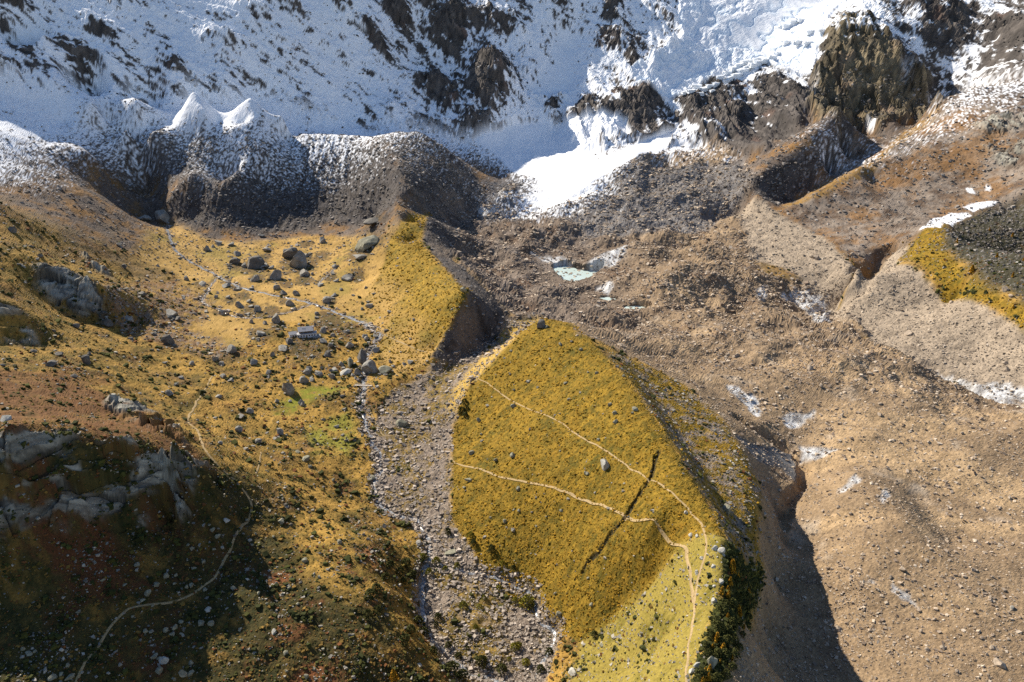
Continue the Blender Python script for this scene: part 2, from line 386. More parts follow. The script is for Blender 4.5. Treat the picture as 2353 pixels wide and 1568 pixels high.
SNOW = """0 300 .75;0 400 .55;100 300 .8;0 440 .2;100 420 .3;200 360 .4;250 430 .05;300 340 .5;350 380 .25;171 230 .9;240 280 .6;444 240 1;576 250 .85;520 300 .6;330 310 .6;450 340 .4
600 320 .6;760 290 .95;850 300 .9;670 330 .55;760 360 .50;700 420 .38;600 400 .40;660 460 .2;760 455 .2;520 440 .2;850 400 .32;800 470 .05;700 490 .05;500 410 .5;930 320 .4;1000 340 .35;1050 400 .22;1080 480 .2;1000 480 .05;950 400 .2
1060 340 .7;1120 390 .3;1180 430 .2;1220 330 1;1300 330 1;1300 400 1;1260 460 1;1400 300 .6;1480 320 .5;1550 330 .8;1650 330 .7;1700 340 .4;1600 380 .25;1500 400 .1;1700 400 .08;1780 340 .15;1900 270 .05
1950 200 .45;2050 200 .5;2050 270 .1;1950 270 .1;2100 100 .75;2000 60 .8;1950 30 .85;1950 110 .7;2050 130 .65;2120 190 .5;2200 150 .75;2300 100 .7;2250 220 .5;2350 200 .5;2300 300 .05;2160 300 .4;2080 340 .3;1900 370 .42;1820 430 .12;2150 400 .1;2000 480 .02;1900 450 .0
0 200 .9;0 100 .85;0 0 .85;200 100 .9;400 100 .95;400 200 .9;600 100 .95;600 200 .85;800 100 .95;800 200 .9;700 270 .8;900 250 .8;1000 100 .68;1000 200 .72;1100 100 .70;930 60 .72;1120 180 .72;1060 30 .70;1180 60 .76;1200 110 .86;1200 200 .95;1300 100 1;1300 200 1;1400 100 .85;1450 200 .75;1500 50 .8
1600 100 1;1700 50 1;1800 50 1;1900 0 1;1600 200 .9;1700 200 .75;1760 300 .55;1800 150 1;1600 290 .62;1700 280 .6;1800 250 .68;1650 250 .62;1176 -250 .95;0 -250 .95;2000 -250 .9;2353 0 .7;2353 -250 .8;-300 100 .8;-300 300 .7;-300 450 .2;2700 100 .6
0 500 0;300 560 0;600 560 0;900 540 0;1100 600 0;1250 540 0;1450 480 0;1700 520 0;1900 560 0;2200 560 0;2353 400 0;2700 350 0;-300 700 0;500 1000 0;1500 1000 0;2200 1000 0;100 1500 0;1200 1500 0;2300 1500 0"""
CRAGS = """868 -10;900 55;925 88;952 82;945 45;915 -10|800 45;830 85;885 142;872 100;835 60|968 200;1000 188;1047 215;1052 258;1020 264;990 240;970 212|1090 160;1150 152;1205 185;1200 208;1165 237;1130 277;1095 270;1078 240;1082 205|1070 275;1125 288;1112 304;1072 302
990 70;1050 30;1100 60;1060 100;1010 125|1100 45;1180 70;1200 95;1140 80|1372 -10;1420 -10;1428 72;1392 55|1437 112;1454 120;1470 180;1452 197;1436 150|1475 165;1545 128;1552 160;1500 188|1236 240;1290 236;1286 290;1265 297|1290 275;1370 240;1372 282;1347 342;1318 335
1360 265;1400 252;1428 300;1440 330;1390 347;1350 347|1416 232;1512 232;1507 282;1450 297;1418 272|2100 30;2200 15;2235 60;2245 92;2190 112;2130 92;2108 60|2260 75;2353 55;2400 100;2353 112;2300 122|-20 45;25 80;30 100;-20 98|44 103;92 160;87 174;48 150|-20 150;40 178;47 202;-20 198
208 63;252 90;252 104;213 95|253 -10;322 -10;302 25;275 44|369 147;440 193;522 230;500 236;430 212;368 162|565 35;602 40;620 56;588 54|622 12;672 20;702 57;650 36|-20 12;50 28;62 44;-20 30|752 8;792 18;802 62;773 46|960 -10;1010 -10;1000 40;975 30|1240 10;1300 20;1290 50|1560 260;1640 220;1600 300|1650 280;1720 270;1700 330;1660 330
1565 260;1640 215;1700 230;1690 300;1640 340;1590 330|1740 190;1800 200;1850 240;1840 290;1770 310;1730 260|640 250;700 262;760 285;700 280|130 120;200 140;230 160;150 150|480 100;560 130;540 140;470 112|1380 90;1430 110;1420 140"""
BUTT = "1885 105;1920 70;1950 60;2010 62;2032 100;2062 150;2072 200;2132 205;2165 240;2100 282;2020 302;1960 282;1920 302;1858 262;1870 190;1890 150"
OUTCROP = """92 612;154 622;232 658;268 690;242 742;191 732;130 708;85 660|-40 712;40 708;75 740;95 798;40 792;-40 780|30 1005;150 1000;300 1030;400 1048;480 1080;500 1120;440 1180;320 1218;150 1222;0 1240;-80 1240;-60 1020|255 925;366 962;430 1008;425 1025;340 990;245 940|190 583;250 620;256 645;200 610|2230 290;2340 250;2353 300;2260 310|2270 340;2400 330;2400 380;2300 385"""
tz = time.time()
# the outlines cover areas that vary slowly: measure them on the survey lattice's finer copy and let noise fray them
mask = {}
J2 = (fbm(u, v, 0.016, 4, 31, 0.6) * 0.006).astype(np.float32)
for k, s in ZO.items():
    soft = 0.004; j = J1 * 0.5 + J2
    if k in ('meadow', 'green', 'green2', 'redscree', 'plateau', 'rdark', 'lower', 'edge', 'ledge', 'dune', 'greyice', 'fanhill', 'snowmor', 'wall', 'glacier'): soft, j = 0.010, J1 + J2
    if k in ('cone', 'icefall'): soft, j = 0.002, J1 * 0.25 + J2 * 0.5
    if k in ('facet', 'darkface'): soft, j = 0.002, J2 * 0.5
    mask[k] = inside(outline(s), u, v, soft, j)
M = mask
sx = np.array(list(rows(SNOW)))
sX, sY = hit(sx[:, 0], sx[:, 1]); su, sv_ = uv_of(sX, sY)
lo = [0]
for i in range(1, len(su)):
    if np.hypot(su[lo] - su[i], sv_[lo] - sv_[i]).min() > 0.004: lo.append(i)
su, sv_, sval = su[lo], sv_[lo], sx[lo, 2]
Ks = np.sqrt((su[:, None] - su) ** 2 + (sv_[:, None] - sv_) ** 2 + 1e-4)
cS = np.linalg.solve(Ks - 0.004 * np.eye(len(su)), sval)
GS = np.zeros((NU, NV))
for i in range(0, NU, 40):
    uu = np.repeat(gu[i:i + 40], NV)[:, None]; vv = np.tile(gv, len(gu[i:i + 40]))[:, None]
    GS[i:i + 40] = (np.sqrt((uu - su) ** 2 + (vv - sv_) ** 2 + 1e-4).astype(np.float32) @ cS.astype(np.float32)).reshape(-1, NV)
S = np.clip(gsample(GS, u, v), 0, 1).astype(np.float32)
S = S * sstep(math.log(640), math.log(820), v)
craj = (fbm(u, v, 0.020, 4, 51, 0.65) * 0.012).astype(np.float32)
crag = np.zeros(len(u), np.float32); pillow = np.zeros(len(u), np.float32)
for c in CRAGS.replace("\n", "|").split("|"):
    oc_ = outline(c)
    crag = np.maximum(crag, inside(oc_, u, v, 0.012, craj) * (0.5 if c.startswith(('1565 260', '1740 190')) else 1.0)); pillow = np.maximum(pillow, inside(oc_, u, v, 0.020, craj * 0.3))
butt = inside(outline(BUTT), u, v, 0.006, craj)
outc = np.zeros(len(u), np.float32)
for c in OUTCROP.split("|"):
    outc = np.maximum(outc, inside(outline(c), u, v, 0.008, craj))
print("zones", round(time.time() - tz, 1))

# ------------------------------------------------------------------ relief detail
tz = time.time()
X32 = X.astype(np.float32); Y32 = Y.astype(np.float32)
Zb = Z.copy()
gridv = Zb.reshape(NCOL, NR)
# along-slope coordinate for the steep walls
SL = Y32 * 0.45 + Zb.astype(np.float32) * 0.9
wallish = np.maximum(M['wall'], butt)
far = sstep(math.log(900), math.log(1150), v).astype(np.float32)
D = np.zeros(len(X), np.float32)
# wall: bands of rock running down to the right, runnels, ledges
along = X32 * 0.82 - SL * 0.57; across = X32 * 0.57 + SL * 0.82
warp = 14 * fbm(X32, SL, 110, 3, 60)
diag1, diag2 = across, along
lefty = sstep(-0.05, -0.22, u).astype(np.float32)
wl = ridged(across + warp, along * 0.28, 62, 5, 61, 0.55) * (6 + 5 * lefty) + ridged(X32 + 0.25 * SL + warp, SL * 0.34, 58, 5, 65, 0.55) * (11 - 6 * lefty)
wl_f = ridged(across + 0.3 * warp, along * 0.4, 13, 3, 71, 0.65)
smooth_snow = np.clip(M['cone'] + sstep(0.93, 1.0, S) * (1 - crag), 0, 1)
wq = M['wall'] * (1 - M['snowmor'])
D += wq * wl * (1 - 0.75 * smooth_snow) * (1 - M['cone'])
D += wq * wl_f * 3.2 * (1 - 0.85 * smooth_snow)
crag_r = ridged(X32 * 0.9 + 0.3 * SL, SL * 0.7 - 0.2 * X32, 26, 5, 81, 0.62)
D += pillow * 15 + crag * 7 * crag_r + M['wall'] * (1 - M['cone']) * (1 - M['snowmor']) * (S < 0.97) * (2.0 * crag_r + 1.0)
but_r = ridged(X32 * 1.0 - 0.35 * SL, SL * 0.35, 46, 6, 91, 0.60)
D += butt * (7 + 13 * but_r)
# icefall: arcs of crevasses and seracs
ic_s = X32 * 0.62 - SL * 0.78; ic_t = X32 * 0.78 + SL * 0.62
wob = fbm(X32, SL, 60, 3, 97) * 22
cre = np.abs(np.sin((ic_s + wob) / 13.0 + 2.5 * fbm(X32, SL, 35, 2, 98)))
ser = ridged(ic_t * 0.6 + wob, ic_s, 22, 4, 99, 0.62)
icz = M['icefall'] * (1 - M['cone'])
D += icz * (3.5 * (1 - (1 - cre) ** 6) + 4.5 * ser * sstep(-0.2, 0.5, fbm(X32, SL, 120, 2, 96)) )
# snow cone: avalanche runnels
D += M['cone'] * (ridged(X32 + 0.2 * SL, SL * 0.15, 22, 3, 101) * 0.9)
# debris glacier: hummocks, flow ridges, rubble
gl = np.clip(M['glacier'], 0, 1)
flow = ridged(X32 * 0.35 + Y32 * 0.9 + 18 * fbm(X32, Y32, 130, 2, 110), X32 * 0.9 - Y32 * 0.3, 58, 4, 111, 0.55)
hum = fbm(X32, Y32, 52, 5, 115, 0.44)
upper = sstep(math.log(500), math.log(680), v).astype(np.float32)
D += gl * (hum * (4.0 + 10 * upper) + flow * (0.8 + 5.0 * upper)) * (1 - 0.85 * M['cone'])
D += gl * fbm(X32, Y32, 7, 4, 121, 0.75) * (0.75 + 0.8 * upper) * (1 - 0.9 * M['cone'])
# scree and moraines: down-slope rills
farh = sstep(math.log(780), math.log(960), v + J1 * 9).astype(np.float32) * np.clip(1 - M['wall'] - M['glacier'] - M['fanhill'] - M['snowmor'] - M['plateau'] - M['pale'], 0, 1)
D += farh * (fbm(X32, Y32, 30, 5, 147, 0.6) * 2.6)
scr = np.clip(M['fanhill'] + M['inner'] + M['pale'] + M['darkface'] + M['snowmor'] + M['snowside'], 0, 1)
D += scr * (fbm(X32, Y32, 12, 5, 131, 0.7) * 1.5)
rill = ridged(X32, Y32 * 0.16, 9, 3, 135)
D += M['fanhill'] * rill * 1.8 + M['fanhill'] * ridged(X32 * 1.0 + 0.15 * Y32, Y32 * 0.2, 26, 3, 139) * 1.6 + M['inner'] * rill * 0.5
rill2 = ridged(X32 * 0.5 + Y32 * 0.85, (X32 * 0.85 - Y32 * 0.5) * 0.16, 9, 3, 137)
D += M['pale'] * rill2 * 0.8
# hillside and valley: hummocks
grassy = (1 - sstep(math.log(780), math.log(960), v + J1 * 9)) * np.clip(1 - wallish - gl - scr - M['rubble'] - M['plateau'], 0, 1)
flat = np.clip(M['meadow'] * 0.8 + M['green'] + M['lower'] * 0.7, 0, 1)
fac = np.clip(M['facet'] + M['outer'] + M['ledge'] * 0.6, 0, 1)
D += grassy * (1 - 0.9 * flat) * (1 - 0.8 * fac) * (fbm(X32, Y32, 42, 4, 141, 0.55) * 3.0 + ridged(X32, Y32, 16, 3, 145) * 0.9)
clump = ridged(X32 * 0.8 + 0.4 * Y32, Y32 * 0.8 - 0.3 * X32, 4.2, 3, 151, 0.75)
D += grassy * (1 - 0.85 * flat) * clump * (0.42 + 0.25 * M['facet'])
D += M['facet'] * (fbm(X32 * 0.9 + Y32 * 0.5, Y32 * 0.35 - X32 * 0.2, 26, 3, 155) * 0.9)
D += M['rubble'] * (fbm(X32, Y32, 14, 5, 161, 0.7) * 1.7)
D += M['plateau'] * (fbm(X32, Y32, 40, 5, 165, 0.6) * 4.0 + ridged(X32 + 0.5 * Y32, (Y32 - X32 * 0.5) * 0.4, 30, 3, 167) * 1.5)
D += M['rdark'] * fbm(X32, Y32, 9, 4, 171, 0.7) * 1.8
# crags of the left hill and the knobs above the meadow
oc = ridged(X32 * 0.8 + 0.5 * Zb, Y32 * 0.6 + Zb * 0.9, 17, 5, 175, 0.6)
oblk = ridged(X32 * 0.55 + Zb.astype(np.float32) * 0.9, X32 * 0.5 - Zb.astype(np.float32) * 0.4 + Y32 * 0.3, 26, 2, 178)
zf = Zb.astype(np.float32)
wxo = X32 * 0.75 + zf * 0.75 + 3 * fbm(X32, zf, 14, 3, 176); wyo = (zf * 0.8 - X32 * 0.45 + 0.3 * Y32) * 0.55
c1, e1, t1, _ = worley(wxo, wyo, 9.5, 621, outc > 0.02); c2, e2, t2, _ = worley(wxo, wyo * 1.4, 3.6, 625, outc > 0.02)
D += outc * (2.0 + 2.0 * oc + 3.0 * oblk + 5.5 * (c1 - 0.5) + 5.0 * t1 + 1.6 * (c2 - 0.5) + 1.4 * t2 - 1.6 * (1 - sstep(0.0, 0.16, e1)))
crk = np.minimum(sstep(0.0, 0.14, e1), 0.4 + 0.6 * sstep(0.0, 0.2, e2))
mc = (crag > 0.02) | (butt > 0.02)
wxc = X32 * 0.9 + SL * 0.35 + 6 * fbm(X32, SL, 30, 3, 177); wyc = (SL * 0.85 - X32 * 0.35) * 0.6
c3, e3, t3, _ = worley(wxc, wyc, 19, 631, mc); c4, e4, t4, _ = worley(wxc, wyc * 1.3, 7, 635, mc)
D += np.maximum(crag, butt) * (7 * (c3 - 0.5) + 8 * t3 + 2.2 * (c4 - 0.5) + 2.5 * t4)
crk2 = np.minimum(sstep(0.0, 0.15, e3), 0.35 + 0.65 * sstep(0.0, 0.2, e4))
# gaps between named places the survey shows: furrow down the facet, notch edges
def way_dist(pl, lim):
    """distance in metres from every vertex to a way, up to lim"""
    d = np.full(len(X), lim * 1.0)
    for (ax, ay), (bx, by) in zip(pl[:-1], pl[1:]):
        s = np.where((X > min(ax, bx) - lim) & (X < max(ax, bx) + lim) & (Y > min(ay, by) - lim) & (Y < max(ay, by) + lim))[0]
        ex, ey = bx - ax, by - ay
        t = np.clip(((X[s] - ax) * ex + (Y[s] - ay) * ey) / (ex * ex + ey * ey + 1e-9), 0, 1)
        d[s] = np.minimum(d[s], np.hypot(X[s] - ax - t * ex, Y[s] - ay - t * ey))
    return d
def smooth_way(s, step=1.5, wig=0.0, seed=0):
    r = np.array(list(rows(s)))
    hx, hy = hit(r[:, 0], r[:, 1])
    p = np.stack([hx, hy], -1)
    q = [p[0]]
    for i in range(len(p) - 1):
        p0 = p[max(i - 1, 0)]; p1 = p[i]; p2 = p[i + 1]; p3 = p[min(i + 2, len(p) - 1)]
        n = max(2, int(np.linalg.norm(p2 - p1) / step))
        for k in range(1, n + 1):
            t = k / n
            q.append(0.5 * ((2 * p1) + (p2 - p0) * t + (2 * p0 - 5 * p1 + 4 * p2 - p3) * t * t + (3 * p1 - p0 - 3 * p2 + p3) * t ** 3))
    q = np.array(q)
    if wig:
        nn = perlin(q[:, 0] / 9, q[:, 1] / 9, seed + 200) * wig
        nm = perlin(q[:, 0] / 9 + 31, q[:, 1] / 9, seed + 201) * wig
        q = q + np.stack([nn, nm], -1)
    return q
PATHS = [
 ("490 860;483 876;466 905;450 930;432 968;455 992;469 1030;500 1070;540 1105;566 1136;577 1160;577 1185;560 1208;550 1220;530 1262;514 1290;497 1325;472 1347;430 1375;387 1386;320 1395;285 1412;250 1450;215 1500;180 1560;160 1610", 0.62, "stony footpath winding past the cliff into the shaded hollow"),
 ("880 770;905 782;945 800;995 806;1020 812", 0.6, "trodden footpath climbing across the outer moraine from the stream"),
 ("1098 872;1150 905;1232 948;1290 975;1350 1013;1400 1045;1440 1072;1500 1105;1560 1150;1590 1180;1615 1215;1622 1260;1612 1310;1600 1345;1596 1385;1588 1450;1580 1500;1575 1580", 0.42, "faint upper footpath slanting across the golden moraine face to the crest"),
 ("1036 1055;1045 1066;1100 1080;1150 1098;1232 1116;1310 1140;1390 1165;1430 1185;1562 1252;1576 1290;1585 1330;1596 1385", 0.58, "lower footpath slanting across the middle of the golden moraine face"),
 ("830 1000;850 970;845 935;860 965;880 1000;910 1004;960 1000;990 1012", 0.4, "narrow footpath crossing the rubble below the stream bridge"),
 ("600 1040;597 1065;588 1090", 0.4, "short spur of footpath in the dark heath right of the cliff"),
]
STREAMS = [
 ("383 520;395 560;420 590;455 610;490 628;520 645;560 662;640 680;690 690;720 698;760 712;790 725;830 740;850 755;870 768;865 785;845 815;838 840;840 870;834 900;832 940;845 990;868 1040;872 1080;863 1117;878 1165;920 1185;966 1203;982 1250;985 1275;978 1310;972 1350;969 1400;978 1440;995 1470;1030 1510;1075 1545;1126 1556;1180 1580", 1.35, "main stream"),
 ("505 635;488 650;478 670;465 690;490 705;520 720;545 728;600 730;660 718;700 705;715 700", 0.55, "loop"),
 ("985 1275;1020 1302;1060 1312;1112 1322;1145 1328;1177 1342;1228 1382;1232 1418;1273 1454;1268 1485;1240 1520;1226 1560", 0.8, "side"),
 ("730 655;742 640;760 625;775 612", 0.5, "rill"),
]
path_pts = [(smooth_way(s, 1.5, 0.5, i), w, l) for i, (s, w, l) in enumerate(PATHS)]
stream_pts = [(smooth_way(s, 1.5, 1.6, 20 + i), w, l) for i, (s, w, l) in enumerate(STREAMS)]
pd = np.full(len(X), 6.0)
for p, w, l in path_pts: pd = np.minimum(pd, way_dist(p, 6.0))
sd = np.full(len(X), 10.0)
for p, w, l in stream_pts: sd = np.minimum(sd, way_dist(p, 10.0))
rav = smooth_way("2050 572;2015 606;1988 642;1957 672;1932 704;1912 738", 2, 1.5, 41)
rvd = way_dist(rav, 16.0)
D -= 9.0 * (1 - sstep(1.5, 12.0, rvd + 2.5 * fbm(X32, Y32, 14, 3, 182)))
chan = smooth_way("1925 735;1960 765;2010 795;2090 822;2160 855;2250 905;2353 945", 2, 2.5, 42)
cd1 = way_dist(chan, 12.0)
chan2 = smooth_way("1690 958;1735 985;1780 1010;1830 1052;1848 1105;1815 1150;1790 1190", 2, 2.0, 43)
cd2 = way_dist(chan2, 12.0)
D -= 4.5 * (1 - sstep(0.8, 7.0, cd1 + 2.5 * fbm(X32, Y32, 11, 3, 183))) + 5.5 * (1 - sstep(0.8, 6.5, cd2 + 2.5 * fbm(X32, Y32, 11, 3, 184)))
calm = sstep(0.8, 4.0, pd) * sstep(1.0, 5.0, sd)
Dl = fbm(X32, Y32, 42, 2, 141, 0.55) * 0  # keep the broad shape, calm only the small relief by the ways
D = D * (0.25 + 0.75 * calm)
D -= 0.9 * (1 - sstep(0.5, 4.5, sd))
fur = smooth_way("1600 1090;1560 1140;1520 1040;1500 1085;1460 1150;1430 1200;1400 1240;1360 1285", 2)[:0]
fur = smooth_way("1519 1040;1500 1085;1470 1135;1452 1165;1430 1198;1400 1240;1362 1283;1335 1315", 2, 2.4, 40)
fd = way_dist(fur, 6.0)
D -= 2.0 * (1 - sstep(0.2, 1.7, fd + fbm(X32, Y32, 6, 3, 181) * 1.6))
# meltwater ponds and bare ice walls in the debris cover
PONDS = [("1268 616;1300 611;1342 622;1385 624;1382 632;1352 640;1318 649;1296 644;1282 630", -13.2, "pale turquoise meltwater pond below the ice wall, largest of the three"),
         ("1372 685;1398 683;1418 688;1420 693;1400 694", -12.6, "small turquoise meltwater pond between the two others on the rubble"),
         ("1432 706;1458 703;1480 706;1497 713;1470 716;1440 713", -11.8, "spindle shaped turquoise meltwater pond on the brown rubble, nearest of the three")]
pond_poly = []
for s, z, l in PONDS:
    w = np.array([at_z(a, b_, z)[:2] for a, b_ in rows(s)])
    pu_, pv_ = uv_of(w[:, 0], w[:, 1])
    c = w.mean(0)
    big = c + (w - c) * 1.9
    m1 = inside(np.stack(uv_of(*(c + (w - c) * 1.05).T), -1), u, v, 0.002, J2 * 0.2)
    m2 = inside(np.stack(uv_of(*big.T), -1), u, v, 0.02)
    D = D * (1 - 0.8 * m2)
    Zt = Z + D
    D = np.where(m2 > 0, np.where(m1 > 0.5, np.minimum(Zt, z - 0.8), np.maximum(Zt, z - 0.8 + 3.0 * (1 - m1) * m2 + 0.6 * (1 - m2))) - Z, D)
    pond_poly.append((w, z, l))
ICE = """1226 588;1290 592;1312 605;1300 612;1262 606|1350 612;1375 596;1440 575;1438 590;1400 615;1372 622|1372 668;1400 655;1408 662;1398 680|1740 668;1762 660;1756 700;1740 710|1792 670;1830 662;1900 690;1912 740;1880 738;1850 715;1800 690|1672 890;1700 895;1735 915;1748 945;1742 960;1715 930;1680 905|1790 955;1815 945;1845 950;1870 940;1872 955;1840 975;1815 985|2210 880;2250 885;2300 880;2353 895;2353 925;2300 915;2240 900|2050 1345;2085 1370;2125 1415;2100 1400;2050 1365|1965 1090;1972 1105;1935 1140;1928 1135|2032 1128;2044 1140;2030 1165;2020 1160|1835 1025;1890 1035;1925 1040;1870 1060;1840 1050|2000 1330;2010 1345;1990 1345|1100 485;1130 475;1140 490;1110 508|1420 488;1430 485;1432 495;1424 498|2150 845;2200 870;2353 935;2353 945;2200 885"""
ice = np.zeros(len(u), np.float32)
for c in ICE.split("|"):
    ice = np.maximum(ice, inside(outline(c), u, v, 0.003, J1 * 0.4 + J2 * 1.3))
DICE = "1684 1000;1720 1018;1780 1030;1820 1040;1826 1062;1832 1110;1795 1075;1740 1060"
dice = inside(outline(DICE), u, v, 0.003, J1 * 0.2 + J2)
D = D - ice * ridged(X32 * 0.9 + Y32 * 0.4, Y32 * 0.3, 7, 3, 191) * 0.9
D = D * (1 - 0.8 * dice)
Z = Z + D
print("relief detail", round(time.time() - tz, 1))

# ------------------------------------------------------------------ ground colour (what the ground is made of, with some light and shade painted in)
tz = time.time()
def C3(*c): return np.array(c, np.float32)
col = np.zeros((len(X), 3), np.float32)
def lay(m, c):
    m = np.clip(m, 0, 1)[:, None]
    col[:] = col * (1 - m) + c * m
def mix(a, b_, t): return a * (1 - t[:, None]) + b_ * t[:, None]
n_big = fbm(X32, Y32, 70, 4, 201); n_mid = fbm(X32, Y32, 14, 4, 205, 0.65); n_fine = fbm(X32, Y32, 2.6, 3, 211, 0.75)
n_a = fbm(X32, Y32, 30, 5, 215, 0.65); n_b = fbm(X32, Y32, 9, 4, 221, 0.7)
scale_n = fbm(u * 1000, v * 1000, 9, 4, 225, 0.7)
rnd = np.random.RandomState(5).rand(len(X)).astype(np.float32)
OCHRE = C3(.40, .235, .052); OLIVE = C3(.115, .085, .018); RED = C3(.20, .072, .026); DGREEN = C3(.050, .048, .014); BROWN = C3(.16, .095, .038)
GREY = C3(.27, .245, .215)
heath = mix(np.broadcast_to(OCHRE * 0.75, col.shape), OLIVE, sstep(-0.25, 0.35, n_mid + 0.5 * n_fine))
heath = mix(heath, BROWN, sstep(0.0, 0.5, n_a + 0.3 * n_b))
redz = sstep(math.log(700), math.log(330), v) * sstep(-0.12, -0.42, u) + 0.25
heath = mix(heath, RED, sstep(0.0, 0.45, n_big * 0.8 + n_a * 0.5 + 0.25 * n_fine) * np.clip(redz, 0, 1) * 0.85)
heath = mix(heath, DGREEN, sstep(0.18, 0.45, n_b + 0.35 * n_a + 0.3 * n_fine) * 0.6)
heath = mix(heath, OCHRE, sstep(-0.1, 0.3, -n_a - 0.3 * n_b) * sstep(-0.65, -0.3, u) * 0.8)
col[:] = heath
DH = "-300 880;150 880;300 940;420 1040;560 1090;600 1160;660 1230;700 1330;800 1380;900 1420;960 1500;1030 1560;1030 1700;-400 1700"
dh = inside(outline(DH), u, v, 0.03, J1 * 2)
dheath_shade = mix(np.broadcast_to(C3(.062, .050, .016), col.shape), C3(.028, .030, .009), sstep(-0.2, 0.3, n_b + 0.5 * n_fine))
dheath_shade = mix(dheath_shade, C3(.12, .042, .018), sstep(0.0, 0.4, n_big * 0.7 + n_a * 0.6 + 0.2 * n_fine) * 0.8)
dheath_shade = mix(dheath_shade, C3(.22, .125, .03), sstep(0.12, 0.45, -n_a - 0.4 * n_mid) * 0.8)
lay(dh, dheath_shade)  # dark shrub heath, painted darker still to deepen the shaded hollow
RH = "-300 850;0 850;150 860;260 925;370 975;440 1020;500 1100;480 1090;400 1050;300 1030;150 1000;0 1000;-300 1000"
rh = inside(outline(RH), u, v, 0.012, J1 * 1.5)
rheath = mix(np.broadcast_to(C3(.165, .075, .028), col.shape), C3(.27, .15, .042), sstep(-0.1, 0.5, n_a + 0.4 * n_b))
rheath = mix(rheath, C3(.075, .055, .02), sstep(0.1, 0.45, n_b + 0.4 * n_fine) * 0.7)
lay(rh * 0.8, rheath)
RB = "640 1200;760 1230;860 1280;900 1400;960 1568;560 1640;560 1350"
rb_ = inside(outline(RB), u, v, 0.02, J1 * 2)
lay(rb_ * sstep(0.02, 0.35, n_a * 0.8 + n_big * 0.6 + 0.2 * n_fine) * 0.85, mix(np.broadcast_to(C3(.20, .075, .028), col.shape), C3(.30, .16, .04), sstep(0, 0.4, n_b)))
fz = sstep(math.log(780), math.log(960), v + J1 * 9).astype(np.float32)
bscree = mix(np.broadcast_to(C3(.15, .115, .09), col.shape), C3(.085, .068, .055), sstep(-0.2, 0.3, n_b + 0.5 * n_fine))
bscree = mix(bscree, C3(.27, .14, .04), sstep(-0.15, 0.3, n_a + 0.3 * n_b) * 0.75 * (1 - sstep(0.15, 0.5, S)))
lay(fz, bscree)
mead = mix(np.broadcast_to(C3(.44, .275, .085), col.shape), C3(.33, .20, .05), sstep(-0.3, 0.4, n_a + 0.4 * n_fine))
mead = mix(mead, C3(.25, .19, .045), sstep(0.05, 0.4, n_big + 0.4 * n_a) * 0.7)
mead = mix(mead, C3(.13, .082, .034), sstep(0.22, 0.42, n_b * 0.8 + n_mid * 0.5 + 0.25 * n_fine) * 0.8)
lay(M['meadow'] * 0.92, mead)
PATCH = "540 612 20;588 616 34;592 640 20;632 640 20;690 608 44;700 560 16;740 590 22;760 640 14;838 570 46;862 500 30;560 682 18;530 692 16;578 716 28;625 716 20;655 692 16;520 645 14;700 645 22;760 692 18;595 770 26;640 750 20;760 740 36;800 760 30;700 800 40;540 660 12;610 590 14;820 640 18;500 720 12;660 655 14;460 655 14"
pq = np.array(list(rows(PATCH))); hx_, hy_ = hit(pq[:, 0], pq[:, 1]); qu, qv = uv_of(hx_, hy_)
patch = np.zeros(len(u), np.float32); near = np.where((np.abs(u) < 0.5) & (v > 6.2) & (v < 7.1))[0]
for a_, c_, r_ in zip(qu, qv, pq[:, 2]):
    dd_ = np.hypot(u[near] - a_, (v[near] - c_) / 2.0) * FPX / r_ + 0.9 * n_b[near] + 0.5 * n_mid[near]
    patch[near] = np.maximum(patch[near], sstep(1.15, 0.75, dd_))
lay(patch * 0.85 * (sd > 3), mix(np.broadcast_to(C3(.12, .075, .032), col.shape), C3(.055, .048, .018), sstep(-0.1, 0.3, n_mid + n_fine)))
lay(M['redscree'] * sstep(-0.3, 0.2, n_b), mix(np.broadcast_to(C3(.17, .10, .05), col.shape), C3(.26, .22, .19), sstep(0, 0.4, n_fine + 0.3 * n_mid)))
lay(M['green2'] * sstep(-0.3, 0.3, n_mid + .15), C3(.22, .195, .03))
lay(M['green'] * sstep(-0.35, 0.25, n_mid + 0.5 * n_fine + .1) * 0.85, C3(.21, .215, .022))
mg = mix(np.broadcast_to(C3(.235, .14, .016), col.shape), C3(.105, .078, .010), sstep(-0.25, 0.4, n_fine * 0.8 + n_mid * 0.5))
mg = mix(mg, C3(.33, .165, .015), sstep(0.1, 0.5, n_b + 0.4 * n_fine) * 0.6)
mg = mix(mg, C3(.075, .07, .012), sstep(0.10, 0.42, n_a * 0.7 + n_b * 0.7 + 0.4 * n_fine) * 0.8)
fstr = fbm(X32 * 0.95 + Y32 * 0.3, (Y32 * 0.95 - X32 * 0.3) * 0.9, 3.4, 3, 281, 0.75) + 0.7 * fbm((X32 * 0.45 - Y32 * 0.9), (X32 * 0.9 + Y32 * 0.45) * 0.22, 7, 3, 285, 0.6)
mg = mix(mg, C3(.31, .19, .022), sstep(0.0, 0.5, fstr) * 0.7)
mg = mix(mg, C3(.085, .066, .010), sstep(0.05, 0.55, -fstr) * 0.75)
lay(M['facet'], mg)
lay(M['outer'], mix(mead * 0.92, mg * 1.1 + C3(.03, .02, .006), sstep(1.0, 20.0, Zb.astype(np.float32) + 6 * n_a)))
lay(M['lower'], mix(np.broadcast_to(C3(.25, .19, .040), col.shape), C3(.15, .12, .02), sstep(0.0, 0.5, n_mid + .5 * n_fine)))
scree_c = mix(np.broadcast_to(C3(.26, .205, .155), col.shape), C3(.13, .10, .078), sstep(-0.2, 0.4, n_fine + 0.4 * n_mid))
lay(M['rubble'], scree_c)
lay(M['rubble'] * sstep(-0.22, 0.18, n_a + 0.5 * n_b + 0.15 * n_fine) * 0.85, mg * 0.9)
